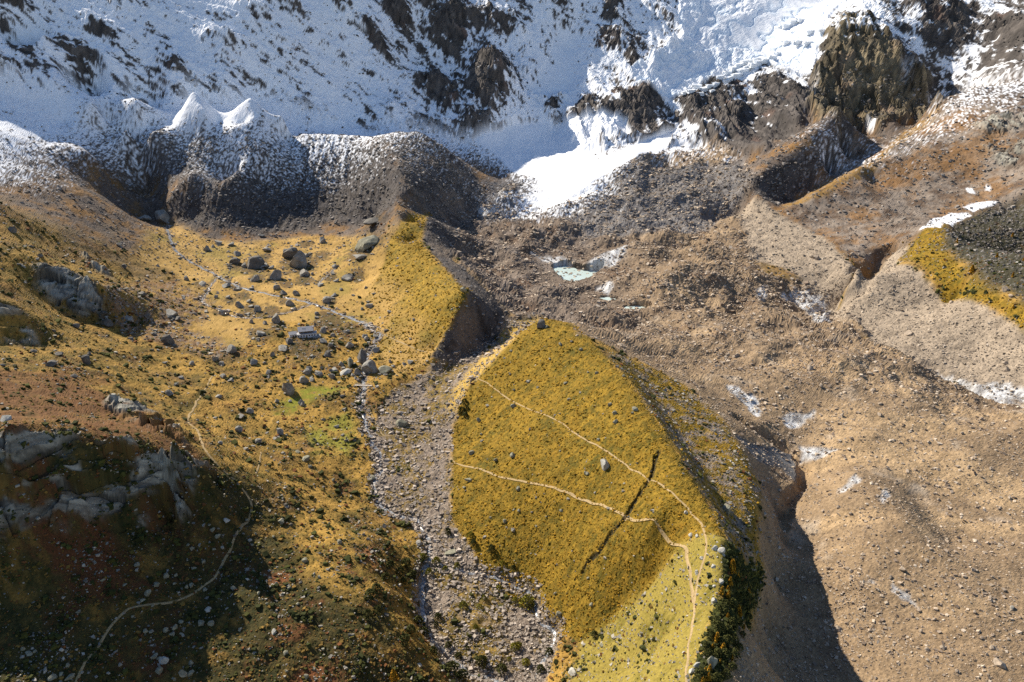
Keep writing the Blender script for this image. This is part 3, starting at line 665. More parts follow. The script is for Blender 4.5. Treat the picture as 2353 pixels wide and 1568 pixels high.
lay(M['edge'], mix(np.broadcast_to(C3(.42, .27, .06), col.shape), C3(.34, .27, .19), sstep(0.1, 0.45, n_fine + 0.3 * n_mid)))  # pale grass and scree, painted brighter where the sun catches the crease
gtan = mix(np.broadcast_to(C3(.42, .30, .18), col.shape), C3(.27, .19, .112), sstep(-0.3, 0.5, n_mid + 0.7 * n_fine))
ggrey = mix(np.broadcast_to(C3(.215, .172, .135), col.shape), C3(.105, .080, .061), sstep(-0.25, 0.35, n_a + 0.4 * n_mid + 0.5 * n_fine))
gcol = mix(gtan * C3(1.0, .97, .90), ggrey * C3(1.0, 1.0, 1.02), np.clip(upper * sstep(0.22, 0.02, u - 0.9 * (v - math.log(640)) * 0) + upper * 0.25, 0, 1))
gcol = mix(gcol, C3(.16, .098, .060), sstep(0.05, 0.4, n_a + 0.3 * n_big) * upper * 0.7)
gcol = mix(gcol, C3(.13, .092, .062), sstep(0.1, 0.5, ridged(X32 * 0.35 + Y32 * 0.9 + 18 * fbm(X32, Y32, 130, 2, 110), (X32 * 0.9 - Y32 * 0.3) * 0.25, 40, 4, 119, 0.6)) * 0.5)
gcol = mix(gcol, C3(.42, .35, .27), sstep(0.25, 0.6, fbm(X32, Y32, 36, 4, 117, 0.6)) * 0.6)
lay(M['glacier'], gcol)
lay(M['greyice'], mix(np.broadcast_to(C3(.17, .16, .155), col.shape), C3(.10, .085, .075), sstep(-0.2, 0.3, n_b + 0.4 * n_fine)))
lay(M['dune'], mix(np.broadcast_to(C3(.20, .185, .175), col.shape), C3(.13, .115, .105), sstep(-0.3, 0.3, n_b + 0.6 * n_fine)))
darkscr_shade = mix(np.broadcast_to(C3(.105, .092, .084), col.shape), C3(.055, .045, .038), sstep(-0.2, 0.3, n_b + 0.5 * n_fine))  # dark scree with shade painted into its tone
lay(M['snowmor'], darkscr_shade * 1.3)
lay(M['fanhill'], darkscr_shade)  # dark tone stands in for grazing shade on the hill's front
lay(M['inner'], mix(darkscr_shade * 0.95, C3(.17, .13, .095) + 0 * col, sstep(-0.2, 0.5, n_a)))
lay(M['strip'], mg)
lay(M['ledge'], mix(mg, scree_c, sstep(-0.1, 0.2, n_b * 0.9 + n_a * 0.7 - 0.02)))
lay(M['treeslope'], mix(np.broadcast_to(C3(.07, .075, .014), col.shape), C3(.16, .12, .02), sstep(-0.1, 0.4, n_b)))
plat = mix(np.broadcast_to(C3(.235, .19, .15), col.shape), C3(.12, .082, .056), sstep(-0.2, 0.3, n_a + 0.5 * n_mid))
plat = mix(plat, C3(.25, .13, .045), sstep(-0.1, 0.3, n_big + 0.5 * n_b) * 0.65)
lay(M['plateau'], plat)
lay(M['darkface'], darkscr_shade * 0.9)  # dark tone stands in for shade on the face turned from the sun
lay(M['goldridge'] * sstep(-0.3, 0.1, n_b + .1) * 0.85, C3(.25, .145, .04))
palec = mix(np.broadcast_to(C3(.33, .262, .19), col.shape), C3(.20, .158, .115), sstep(-0.2, 0.5, n_mid + 0.6 * n_fine))
lay(M['pale'], palec)
lay(M['rgrass'], mg * 1.05)
lay(M['rdark'], mix(np.broadcast_to(C3(.055, .05, .03), col.shape), C3(.20, .185, .17), sstep(0.15, 0.4, n_fine * 0.9 + n_mid * 0.3)))
lay(M['rdark'] * sstep(0.2, 0.45, n_b) * 0.6, C3(.13, .06, .02))
# rock and snow
rock = mix(np.broadcast_to(C3(.115, .098, .085), col.shape), C3(.055, .047, .042), sstep(-0.3, 0.4, scale_n))
rock = mix(rock, C3(.17, .10, .07) + 0 * col, sstep(0.25, 0.6, fbm(X32, SL, 40, 3, 231)) * 0.6)
rock = rock * (0.7 + 0.6 * np.where(mc, c4, 0.5))[:, None]
lay(M['wall'] * (1 - M['glacier']), rock)
brock = mix(np.broadcast_to(C3(.215, .168, .10), col.shape), C3(.095, .078, .052), sstep(-0.3, 0.35, fbm(X32 - 0.3 * SL, SL * 0.4, 16, 4, 235, 0.7)))
brock = mix(brock, C3(.30, .21, .14) + 0 * col, sstep(0.2, 0.5, fbm(X32, SL, 50, 3, 239)) * 0.6)
brock = brock * ((0.7 + 0.5 * c3 + 0.4 * (c4 - 0.5)) * (0.5 + 0.5 * crk2))[:, None]
lay(butt, brock)
orock = mix(np.broadcast_to(C3(.34, .32, .26), col.shape), C3(.15, .14, .12), sstep(-0.25, 0.35, fbm(X32 + Z.astype(np.float32), Y32 + Z.astype(np.float32), 6, 4, 241, 0.7)))
oc_m = outc * sstep(-0.10, 0.10, fbm(wxo, wyo * 0.8, 13, 4, 245, 0.6) + 0.45 * (c1 - 0.5) + 0.08)
orock = orock * (0.55 + 0.8 * c1 + 0.4 * (c2 - 0.5))[:, None] * (0.25 + 0.75 * crk)[:, None]
lay(oc_m, orock)
sn = np.clip(S, 0, 1)
Zg = Z.reshape(NCOL, NR)
# snow lies in hollows and on ledges, is gone from the ribs
rel = (D - np.clip(fbm(X32, Y32, 60, 1, 251), -1, 1) * 0).astype(np.float32)
pix = fbm(u * 1000, v * 1000, 3.2, 2, 261)
streak = 0.95 * fbm(across + 0.4 * warp, along * 0.30, 26, 4, 255, 0.7) + 0.9 * fbm(across, along * 0.33, 7, 3, 257, 0.75) + 0.28 * scale_n + 0.15 * pix
runn = 0.95 * fbm(X32 + 0.25 * SL + warp, SL * 0.4, 24, 4, 258, 0.7) + 0.9 * fbm(X32 + 0.3 * across, SL * 0.6, 7, 3, 259, 0.75) + 0.28 * scale_n + 0.15 * pix
rightw = sstep(-0.25, -0.02, u).astype(np.float32)
Kr = streak * (1 - 0.55 * rightw) + runn * 0.75 * rightw
cragm = np.clip(crag, 0, 1)
Rg = np.exp(V)
st = (np.gradient(Zg, axis=1) - np.gradient(Zb.reshape(NCOL, NR), axis=1)) / np.gradient(Rg, axis=1)
st = np.clip(st, -2.5, 2.5); st = (st[:-2] + st[1:-1] * 2 + st[2:]) / 4
exc = np.zeros((NCOL, NR)); exc[1:-1] = st; exc = exc.ravel().astype(np.float32)
steepw = M['wall'] * (1 - M['cone']) * (1 - M['snowmor'])
bt = butt * (0.70 - 0.62 * sstep(150, 225, Zb.astype(np.float32) + 25 * n_big))
swall = sn - 0.40 * cragm - bt - 0.09 + cragm * 0.30 * (c3 - 0.5) + butt * 0.2 * (c4 - 0.5)
thr = (swall - 0.60) * 1.25
cov_wall = 1 - sstep(-0.05, 0.05, Kr * 0.8 + 0.16 * np.clip(exc, -1.0, 1.5) - thr)
cov_wall = np.where(sn > 0.985, 1, cov_wall)
dust = 0.25 * scale_n + 0.45 * pix + 1.5 * (rnd - 0.5) + 0.4 * n_b + 0.5 * rill
cov_dust = sstep(-0.3, 0.3, (sn - 0.60) * 1.9 + dust * 0.6)
wmix = np.clip(np.maximum(M['wall'] * (1 - M['snowmor']), butt), 0, 1)
cover = cov_dust * (1 - wmix) + cov_wall * wmix
cover = np.where(sn < 0.03, 0, cover)
cover = np.maximum(cover, icz * sstep(-0.75, -0.45, ser * 0.6 + cre - 0.6 + 0.6 * scale_n))
cover = np.maximum(cover, M['cone'] * sstep(-0.62, -0.5, scale_n * 0.8 + n_mid * 0.2))
SNOWC = C3(.86, .87, .89)
lay(cover, mix(np.broadcast_to(SNOWC, col.shape), C3(.70, .78, .86), icz * sstep(0.1, 0.6, 1 - cre) * 0.7))
# bare ice
lay(ice, mix(np.broadcast_to(C3(.80, .79, .77), col.shape) * 0.72, C3(.26, .245, .23), sstep(-0.25, 0.35, n_b + 0.3 * n_fine)))
lay(dice, mix(np.broadcast_to(C3(.17, .165, .16), col.shape), C3(.11, .105, .10), sstep(-0.3, 0.4, fbm(X32 * 0.8 + Y32 * 0.6, Y32 * 0.1, 5, 3, 271))))
SP = "2115 528;2140 505;2185 495;2222 492;2230 500;2195 512;2160 525|2210 478;2240 470;2297 466;2270 482;2235 492|2218 432;2232 434;2240 447;2224 446|2265 428;2278 432;2274 441;2264 440|1985 302;2010 300;2005 308|1660 372;1680 365;1668 380"
spm = np.zeros(len(u), np.float32)
for c in SP.split("|"): spm = np.maximum(spm, inside(outline(c), u, v, 0.0012, J2 * 0.4))
lay(spm, SNOWC)
# stream gravel, dark line along the furrow
wet = (1 - sstep(1.2, 3.6, sd + n_mid * 1.5)) * np.where(M['meadow'] > 0.5, 0.5, 1.0)
lay(wet, scree_c * 0.95)
lay(1 - sstep(0.5, 1.6, fd + n_mid), C3(.045, .036, .016))
col *= (1 + 0.16 * (rnd - 0.5) * 2 * np.where(cover > 0.5, 0.1, 1))[:, None]
np.clip(col, 0.01, 0.92, out=col)
print("colour", round(time.time() - tz, 1))

# ------------------------------------------------------------------ materials
def new_mat(name):
    m = bpy.data.materials.new(name); m.use_nodes = True
    return m, m.node_tree, m.node_tree.nodes["Principled BSDF"]
def ground_mat(name, grain, amount, bump, rough=0.95):
    m, nt, bs = new_mat(name)
    at = nt.nodes.new("ShaderNodeAttribute"); at.attribute_name = "Col"
    tc = nt.nodes.new("ShaderNodeTexCoord")
    n1 = nt.nodes.new("ShaderNodeTexNoise"); n1.inputs["Scale"].default_value = grain; n1.inputs["Detail"].default_value = 3; n1.inputs["Roughness"].default_value = 0.7
    nt.links.new(tc.outputs["Object"], n1.inputs["Vector"])
    mr = nt.nodes.new("ShaderNodeMapRange"); mr.inputs[1].default_value = 0.25; mr.inputs[2].default_value = 0.75
    mr.inputs[3].default_value = 1 - amount; mr.inputs[4].default_value = 1 + amount
    nt.links.new(n1.outputs[0], mr.inputs[0])
    mx = nt.nodes.new("ShaderNodeVectorMath"); mx.operation = 'SCALE'
    nt.links.new(at.outputs["Color"], mx.inputs[0]); nt.links.new(mr.outputs[0], mx.inputs["Scale"])
    nt.links.new(mx.outputs[0], bs.inputs["Base Color"])
    bs.inputs["Roughness"].default_value = rough
    bs.inputs["Specular IOR Level"].default_value = 0.15
    if bump:
        bp = nt.nodes.new("ShaderNodeBump"); bp.inputs["Strength"].default_value = bump; bp.inputs["Distance"].default_value = 0.6
        nt.links.new(n1.outputs[0], bp.inputs["Height"]); nt.links.new(bp.outputs[0], bs.inputs["Normal"])
    return m
MAT = {
 'grass': ground_mat('dry grass', 1.1, 0.35, 0.5),
 'debris': ground_mat('debris', 0.8, 0.35, 0.6),
 'rock': ground_mat('rock and snow', 0.35, 0.12, 0.4, 0.85),
 'snow': ground_mat('snow and ice', 0.3, 0.05, 0.25, 0.75),
}
def plain_mat(name, c, rough=0.9, grain=None, amount=0.2, bump=0.0, c2=None):
    m, nt, bs = new_mat(name)
    bs.inputs["Roughness"].default_value = rough
    bs.inputs["Specular IOR Level"].default_value = 0.2
    if grain:
        tc = nt.nodes.new("ShaderNodeTexCoord")
        n1 = nt.nodes.new("ShaderNodeTexNoise"); n1.inputs["Scale"].default_value = grain; n1.inputs["Detail"].default_value = 4; n1.inputs["Roughness"].default_value = 0.65
        nt.links.new(tc.outputs["Object"], n1.inputs["Vector"])
        cr = nt.nodes.new("ShaderNodeValToRGB")
        cr.color_ramp.elements[0].position = 0.35; cr.color_ramp.elements[1].position = 0.65
        c2 = c2 or tuple(q * (1 - amount) for q in c)
        cr.color_ramp.elements[0].color = (*c2, 1); cr.color_ramp.elements[1].color = (*c, 1)
        nt.links.new(n1.outputs[0], cr.inputs[0]); nt.links.new(cr.outputs[0], bs.inputs["Base Color"])
        if bump:
            bp = nt.nodes.new("ShaderNodeBump"); bp.inputs["Strength"].default_value = bump; bp.inputs["Distance"].default_value = 0.4
            nt.links.new(n1.outputs[0], bp.inputs["Height"]); nt.links.new(bp.outputs[0], bs.inputs["Normal"])
    else:
        bs.inputs["Base Color"].default_value = (*c, 1)
    return m

def mesh_np(name, co, faces, mat, colr=None, smooth=False, parent=None):
    """faces: (n, k) array of equal polygons"""
    me = bpy.data.meshes.new(name)
    co = np.asarray(co, np.float32); faces = np.asarray(faces, np.int32); k = faces.shape[1]
    me.vertices.add(len(co)); me.vertices.foreach_set("co", co.ravel())
    me.loops.add(faces.size); me.loops.foreach_set("vertex_index", faces.ravel())
    me.polygons.add(len(faces)); me.polygons.foreach_set("loop_start", np.arange(0, faces.size, k, dtype=np.int32))
    me.polygons.foreach_set("use_smooth", np.full(len(faces), smooth))
    me.update(calc_edges=True)
    if colr is not None:
        a = me.color_attributes.new("Col", 'FLOAT_COLOR', 'POINT')
        a.data.foreach_set("color", np.concatenate([colr, np.ones((len(colr), 1))], 1).astype(np.float32).ravel())
    me.materials.append(mat)
    o = bpy.data.objects.new(name, me); COL.objects.link(o)
    if parent: o.parent = parent
    return o
def setp(o, label=None, cat=None, group=None, kind=None):
    if label: o['label'] = label
    if cat: o['category'] = cat
    if group: o['group'] = group
    if kind: o['kind'] = kind
    return o

# ------------------------------------------------------------------ the ground as adjoining pieces
PIECES = ['hillside', 'mountain_face', 'debris_glacier', 'meadow', 'snowy_moraine', 'moraine', 'stream_bed', 'scree_slope', 'plateau', 'snow_field', 'glacier_icefall', 'cliff']
pid = np.zeros(len(X), np.int8)
def give(m, k): pid[m > 0.5] = PIECES.index(k)
pid[(fz > 0.5)] = PIECES.index('scree_slope')
give(M['wall'], 'mountain_face'); give(butt, 'mountain_face')
give(M['glacier'], 'debris_glacier'); give(M['meadow'], 'meadow')
give(M['snowmor'], 'snowy_moraine'); give(M['fanhill'], 'snowy_moraine')
give(M['rubble'], 'stream_bed')
for k in ('outer', 'inner', 'strip', 'facet', 'ledge', 'lower', 'treeslope', 'edge', 'rgrass'): give(M[k], 'moraine')
give(M['plateau'], 'plateau'); give(M['darkface'], 'scree_slope'); give(M['pale'], 'scree_slope'); give(M['rdark'], 'scree_slope')
give(M['cone'], 'snow_field'); give(spm, 'snow_field'); give(icz, 'glacier_icefall'); give(outc, 'cliff')
GMAT = dict(hillside='grass', mountain_face='rock', debris_glacier='debris', meadow='grass', snowy_moraine='debris', moraine='grass', stream_bed='debris', scree_slope='debris', plateau='debris', snow_field='snow', glacier_icefall='snow', cliff='rock')
ids = np.arange(NCOL * NR).reshape(NCOL, NR)
F = np.stack([ids[:-1, :-1], ids[1:, :-1], ids[1:, 1:], ids[:-1, 1:]], -1).reshape(-1, 4)
fid = pid[F[:, 0]]
CO = np.stack([X, Y, Z], -1)
for k, nm in enumerate(PIECES):
    f = F[fid == k]
    if len(f) == 0: continue
    un, inv = np.unique(f.ravel(), return_inverse=True)
    setp(mesh_np(nm, CO[un], inv.reshape(-1, 4), MAT[GMAT[nm]], col[un]), kind='structure')
print("ground", round(time.time() - T0, 1))
def ground(x, y):
    """height of the finished ground at x, y"""
    x = np.atleast_1d(np.asarray(x, float)); y = np.atleast_1d(np.asarray(y, float))
    uu, vv = uv_of(x, y)
    c = np.clip(np.interp(uu, cols, np.arange(NCOL)), 0, NCOL - 1.001)
    i = c.astype(int); t = c - i
    out = np.zeros((2, len(x)))
    for s in (0, 1):
        ii = i + s
        lo_ = np.zeros(len(x), int); hi_ = np.full(len(x), NR - 1)
        for _ in range(11):
            mid = (lo_ + hi_) // 2
            g = V[ii, mid] <= vv
            lo_ = np.where(g, mid, lo_); hi_ = np.where(g, hi_, mid)
        lo_ = np.minimum(lo_, NR - 2)
        a = V[ii, lo_]; b2 = V[ii, lo_ + 1]
        w = np.clip((vv - a) / (b2 - a), 0, 1)
        out[s] = Zg[ii, lo_] * (1 - w) + Zg[ii, lo_ + 1] * w
    return out[0] * (1 - t) + out[1] * t

# ------------------------------------------------------------------ sight lines onto the finished ground
def hit_d(x, y):
    x = np.atleast_1d(np.asarray(x, float)); y = np.atleast_1d(np.asarray(y, float))
    hx, hy = hit(x, y)
    r0 = np.hypot(hx, hy)
    d = ray(x, y); d = d / np.hypot(d[:, 0], d[:, 1])[:, None]
    fr = np.linspace(0.90, 1.10, 161)
    RR_ = r0[:, None] * fr
    gx = d[:, 0:1] * RR_; gy = d[:, 1:2] * RR_
    gz = ground(gx.ravel(), gy.ravel()).reshape(gx.shape)
    below = gz > CAM_H + d[:, 2:3] * RR_
    k = np.where(below.any(1), below.argmax(1), 80)
    i = np.arange(len(x))
    return gx[i, k], gy[i, k], gz[i, k]

# ------------------------------------------------------------------ paths, streams, ponds
path_mat = plain_mat('trodden earth', (.42, .30, .15), 1.0, 0.9, 0.3, 0.3)
stream_mat, _nt, _bs = new_mat('shallow stream over stones')
tcn = _nt.nodes.new("ShaderNodeTexCoord"); vn = _nt.nodes.new("ShaderNodeTexVoronoi"); vn.inputs["Scale"].default_value = 0.9
_nt.links.new(tcn.outputs["Object"], vn.inputs["Vector"])
crn = _nt.nodes.new("ShaderNodeValToRGB")
crn.color_ramp.elements[0].position = 0.25; crn.color_ramp.elements[0].color = (.42, .41, .40, 1)
crn.color_ramp.elements[1].position = 0.6; crn.color_ramp.elements[1].color = (.13, .14, .15, 1)
_nt.links.new(vn.outputs["Distance"], crn.inputs[0]); _nt.links.new(crn.outputs[0], _bs.inputs["Base Color"])
_bs.inputs["Roughness"].default_value = 0.35
def ribbon(name, pl, width, mat, lift, seed, na=5, vary=0.4):
    t = np.gradient(pl, axis=0); t /= np.linalg.norm(t, axis=1)[:, None] + 1e-9
    nrm = np.stack([-t[:, 1], t[:, 0]], -1)
    w = width * (1 + vary * perlin(pl[:, 0] / 7, pl[:, 1] / 7, 300 + seed))
    w2 = width * (1 + vary * perlin(pl[:, 0] / 7 + 50, pl[:, 1] / 7, 301 + seed))
    off = np.linspace(-1, 1, na)
    q = np.stack([pl + nrm * (o_ * np.where(o_ < 0, w, w2))[:, None] for o_ in off], 1)
    z = ground(q[..., 0].ravel(), q[..., 1].ravel()).reshape(q.shape[:2])
    z = np.maximum(z, z.mean(1, keepdims=True) - 0.1) + lift * (1 - 0.9 * np.abs(off))[None]
    co = np.concatenate([q, z[..., None]], -1).reshape(-1, 3)
    n = np.arange(len(pl) * na).reshape(len(pl), na)
    f = np.stack([n[:-1, :-1], n[:-1, 1:], n[1:, 1:], n[1:, :-1]], -1).reshape(-1, 4)
    return mesh_np(name, co, f, mat)
for i, (p, w, l) in enumerate(path_pts):
    setp(ribbon('footpath', p, w, path_mat, 0.22, i), l, kind='structure')
for i, (p, w, l) in enumerate(stream_pts):
    setp(ribbon('stream', p, w, stream_mat, 0.30, 20 + i, vary=0.9), kind='structure')
pond_mat, _nt, _bs = new_mat('milky meltwater')
_bs.inputs["Base Color"].default_value = (.52, .62, .58, 1); _bs.inputs["Roughness"].default_value = 0.12
for w, z, l in pond_poly:
    c = w.mean(0); q = c + (w - c) * 1.05
    n = len(q)
    fine = []
    for k in range(n):
        for j in range(4):
            a = q[k] + (q[(k + 1) % n] - q[k]) * j / 4
            fine.append(a + np.array([perlin(a[0] / 6, a[1] / 6, 411), perlin(a[0] / 6, a[1] / 6, 412)]).ravel() * 1.2)
    co = [(c[0], c[1], z)] + [(a[0], a[1], z) for a in fine]
    m_ = len(fine)
    setp(mesh_np('meltwater_pond', co, [(0, 1 + k, 1 + (k + 1) % m_) for k in range(m_)], pond_mat), l, kind='structure')

# ------------------------------------------------------------------ boulders
def rock_mesh(name, seed, mat, flat=0.8, cuts=15, sub=3):
    rg = random.Random(seed)
    bm = bmesh.new()
    bmesh.ops.create_icosphere(bm, subdivisions=sub, radius=1.0)
    for _ in range(cuts):
        n = Vector((rg.gauss(0, 1), rg.gauss(0, 1), rg.gauss(0, 0.8))).normalized()
        dd = rg.uniform(0.36, 0.80)
        for v_ in bm.verts:
            h = v_.co.dot(n) - dd
            if h > 0: v_.co -= n * h
    off = rg.uniform(0, 99)
    from mathutils import noise as mn
    for v_ in bm.verts:
        v_.co *= 1 + 0.05 * mn.noise(v_.co * 2.3 + Vector((off, 0, 0))) + 0.03 * mn.noise(v_.co * 6 + Vector((0, off, 0)))
        v_.co.z *= flat
    lo_ = min(v_.co.x for v_ in bm.verts); hi_ = max(v_.co.x for v_ in bm.verts)
    s = 2.0 / (hi_ - lo_)
    for v_ in bm.verts: v_.co *= s
    me = bpy.data.meshes.new(name); bm.to_mesh(me); bm.free(); me.materials.append(mat)
    return me
rock_mats = {
 'grey': plain_mat('grey boulder rock', (.36, .335, .285), 0.92, 1.3, 0.5, 0.6),
 'pale': plain_mat('pale boulder rock', (.50, .47, .40), 0.92, 1.5, 0.35, 0.5),
 'dark': plain_mat('dark boulder rock', (.20, .182, .155), 0.92, 1.2, 0.45, 0.6),
 'tan': plain_mat('tan boulder rock', (.42, .335, .25), 0.92, 1.4, 0.4, 0.5),
 'lichen': plain_mat('lichen spotted rock', (.33, .31, .22), 0.92, 1.6, 0.5, 0.5),
}
protos = {k: [rock_mesh('boulder', 100 * j + i, m, 0.62 + 0.12 * (i % 4), sub=2 if i < 8 else 3) for i in range(12)] for j, (k, m) in enumerate(rock_mats.items())}
rb = random.Random(77)
NB = 0
def boulder(x, y, w, kind='grey', label=None, group=None, h=None, tilt=0.25, seed=None, sink=0.22, gx=None):
    """x, y: sight line to the middle of its foot; w: apparent width"""
    global NB
    if gx is None:
        hx, hy, hz = [q_[0] for q_ in hit_d(x, y)]
    else: hx, hy, hz = gx
    _, _, dep = project(hx, hy, hz)
    r = 0.44 * w * dep / FPX
    k = seed if seed is not None else rb.randrange(12)
    if w >= 40: k = 8 + k % 4
    o = bpy.data.objects.new('boulder', protos[kind][k % 12]); COL.objects.link(o)
    hh = h if h else rb.uniform(0.75, 1.15)
    o.scale = (r, r * rb.uniform(0.8, 1.1), r * hh)
    o.rotation_euler = (rb.uniform(-tilt, tilt), rb.uniform(-tilt, tilt), rb.uniform(0, 6.28))
    o.location = (hx, hy + r * 0.5, ground(hx, hy + r * 0.5)[0] + r * hh * (0.55 - sink))
    setp(o, label, 'boulder', group)
    NB += 1
    return o
BL = []    # boulders with a look or a place of their own:  x y width kind height | label
def zb(ox, oy, sc, txt):
    for r_ in txt.strip().split("\n"):
        a, _, l = r_.partition("|")
        q_ = a.split()
        BL.append((ox + float(q_[0]) * sc, oy + float(q_[1]) * sc, float(q_[2]) * sc, q_[3], float(q_[4]) if len(q_) > 4 else None, l.strip()))
S1 = 0.34194
zb(0, 0, S1, """955 1478 104 grey 0.7 | left one of two large rounded boulders at the head of the valley stream
1085 1506 128 grey 0.75 | right and larger of two rounded boulders at the head of the valley stream""")
zb(0, 498, S1, """1578 320 90 dark 0.6 | low dark wedge boulder at the upper edge of the golden meadow
1712 352 150 dark 0.7 | broad dark boulder with pale stones at its foot in the upper meadow
1760 345 80 grey 0.6 | pale slab leaning on the broad dark boulder in the upper meadow
2012 345 160 grey 0.9 | big cracked grey boulder on the right side of the upper meadow
1960 280 110 dark 0.8 | dark boulder right behind the big cracked grey one in the meadow
1850 422 88 grey 1.0 | pointed grey boulder in the middle of the golden meadow
1712 436 72 grey 0.8 | boxy grey boulder left of the pointed one in the golden meadow
1355 458 56 grey 0.5 | low pale boulder alone on the meadow left of the stream fork
1520 476 72 grey 0.7 | dark topped boulder standing just right of the stream fork
1742 802 88 grey 1.0 | round solitary grey boulder with a wide shadow left of the mountain hut
1945 858 56 dark 1.5 | tall dark boulder against the small shed of the hut
1938 1194 118 grey 0.95 | large tilted boulder with a split top beside the bright green patch
850 692 92 grey 0.8 | rounded grey boulder below the dark knob on the left slope
955 536 76 dark 0.9 | dark boulder above the red brown rubble on the left
1152 668 80 grey 0.7 | flat topped grey boulder amid the red brown rubble on the left
40 1370 92 pale 0.7 | pale flat boulder at the left edge above the shadowed cliff
2195 942 62 dark 1.2 | upright dark boulder right of the valley stones below the hut
2168 782 68 grey 0.7 | grey boulder standing right behind the mountain hut""")
zb(628, 689, 0.1563, """1300 945 235 dark 1.75 | giant upright square boulder with a rusty top beside the stream
1440 1082 230 grey 0.95 | huge ribbed boulder right of the giant upright one
1645 1090 235 lichen 0.8 | huge flat sided boulder at the right end of the stream cluster
1235 1105 125 grey 1.1 | boulder wedged at the foot of the giant upright one
1125 975 130 lichen 1.3 | leaning pale slab left of the giant upright boulder
1055 1100 210 pale 0.6 | wide pale boulder at the left front of the stream cluster
1170 1125 95 grey 0.7 | small rounded boulder at the front of the stream cluster
645 1112 125 pale 0.6 | pale block at the left end of the rubble by the stream cluster
860 1165 118 dark 0.8 | dark block between the pale one and the stream cluster
1495 552 100 grey 0.9 | grey boulder beside the stream below the upper footbridge
1120 712 135 grey 0.8 | long grey boulder up left of the giant upright one
1010 1436 100 grey 0.9 | square grey boulder in the grass left of the lower footbridge""")
zb(784, 498, S1, """150 235 180 lichen 0.75 | big rounded outcrop boulder with an orange heather cap at the moraine foot
118 292 100 grey 0.7 | grey boulder in front of the orange capped one
215 62 140 dark 0.6 | dark overhung boulder with a golden grass cap at the moraine foot
40 432 115 grey 0.65 | grey boulder with a long shadow on the meadow edge below the moraine
1348 748 82 dark 0.9 | dark boulder perched on the very tip of the golden moraine face
820 512 52 lichen 0.9 | greenish boulder on the crest above the shaded gully
405 1404 78 lichen 0.9 | big pale boulder alone in the rubble between stream and moraine""")
zb(784, 1031.7, S1, """1775 145 82 pale 1.5 | tall pale boulder standing alone on the golden moraine face
735 716 95 lichen 0.35 | long flat slab on the bank right of the stream bend
522 652 88 grey 0.5 | flat grey slab on the left bank of the stream bend
200 208 54 lichen 0.7 | greenish boulder left of the stream by the moraine rubble
1555 1512 72 pale 0.7 | white boulder at the foot of the light green slope
1155 568 42 grey 0.7 | grey boulder low on the left side of the golden moraine face
865 220 48 lichen 0.6 | flat greenish stone below the lower path's left end""")
zb(1568.6, 1031.7, S1, """200 1475 98 lichen 1.2 | large rounded boulder among the trees at the bottom of the crest
105 1462 64 pale 0.7 | white boulder left of the large rounded one on the crest
70 1505 50 pale 0.9 | smaller white boulder nearest the path at the bottom of the crest
295 425 85 lichen 0.8 | greenish block on the rubble ledge right of the crest
2145 1475 92 tan 0.7 | big sunlit tan boulder with a long shadow at the bottom right
630 898 26 pale 2.0 | pale standing stone in the shadow of the moraine crest
2215 1075 48 grey 0.8 | grey boulder near the right edge of the debris glacier""")
zb(0, 1031.7, S1, """1400 1092 54 pale 0.8 | pale boulder at the sunlit tip between the two shadows
1840 1245 46 pale 1.2 | tall pale boulder on the sunny heath at the bottom left
1095 1445 64 pale 1.0 | tallest of the pale block group in the deep shadow
1520 508 50 pale 0.9 | squarish pale boulder alone under the cliff in the shadow""")
for x, y, w, k, h, l in BL: boulder(x, y, w, k, l, None, h)
GB = []
def grp(ox, oy, sc, kind, label, group, txt):
    for r_ in rows(txt): boulder(ox + r_[0] * sc, oy + r_[1] * sc, r_[2] * sc, kind, label, group)
grp(0, 498, S1, 'grey', 'smaller grey boulder strewn over the golden meadow floor', 'smaller boulders on the golden meadow',
 "1602 496 50;1690 492 46;1860 492 66;1990 532 56;2195 582 72;1530 552 50;1450 550 40;1605 612 60;1490 662 50;1855 716 80;1795 232 72;1390 232 46;2165 182 62;1820 355 45;2045 400 70;1690 610 44;1730 640 60;1640 345 50;2060 270 60;2250 350 50;2260 440 40;2150 470 50;2290 500 34;1925 250 60;2240 540 44;1955 600 50;1900 530 56;1670 580 50;1250 430 44;1980 635 36;2130 660 40;1690 718 36;2010 735 30;1780 725 40;1470 190 50;1550 200 50;1760 140 46;1430 210 40;1590 265 50;2100 395 30;1580 500 34")
grp(0, 498, S1, 'grey', 'small grey boulder on the rough heath around and below the hut', 'boulders on the heath below the hut',
 "1900 902 72;1545 918 62;1440 970 50;1290 1000 44;1490 1000 46;2140 1072 66;2060 1062 60;2050 1118 58;2025 1272 58;1675 1322 64;1615 1358 58;1600 1448 62;1735 1526 52;1470 1220 50;1500 1085 50;1550 1110 40;1700 1000 50;1780 990 36;2090 950 40;1830 940 40;1215 1090 36;1180 1140 40;2220 880 40;2250 1050 60;2230 1080 40;1480 1530 40;1850 1500 36;1650 1570 40;1880 1465 60;2260 1420 40;2170 1370 36;1950 1250 30;1860 1250 34;2100 1100 30;1130 1200 60;1110 990 34;1800 1060 34")
grp(628, 689, 0.1563, 'grey', 'mid sized boulder in the jumble of stones around the stream cluster', 'boulders around the stream cluster',
 "740 642 110;780 835 110;1500 780 110;1450 730 110;1560 1110 60;1650 1115 70;1770 1000 80;1720 930 60;1540 760 80;880 550 90;1100 490 80;1920 960 80;2010 945 90;1410 120 100;1300 150 80;1700 195 100;2065 312 66;410 1556 115;450 1212 110;560 1206 76;520 1070 90;1290 1150 90;1210 1170 70;1000 980 100;700 1020 70;840 1050 70;1330 560 90;1380 600 70;1360 560 60;130 750 80;185 750 80")
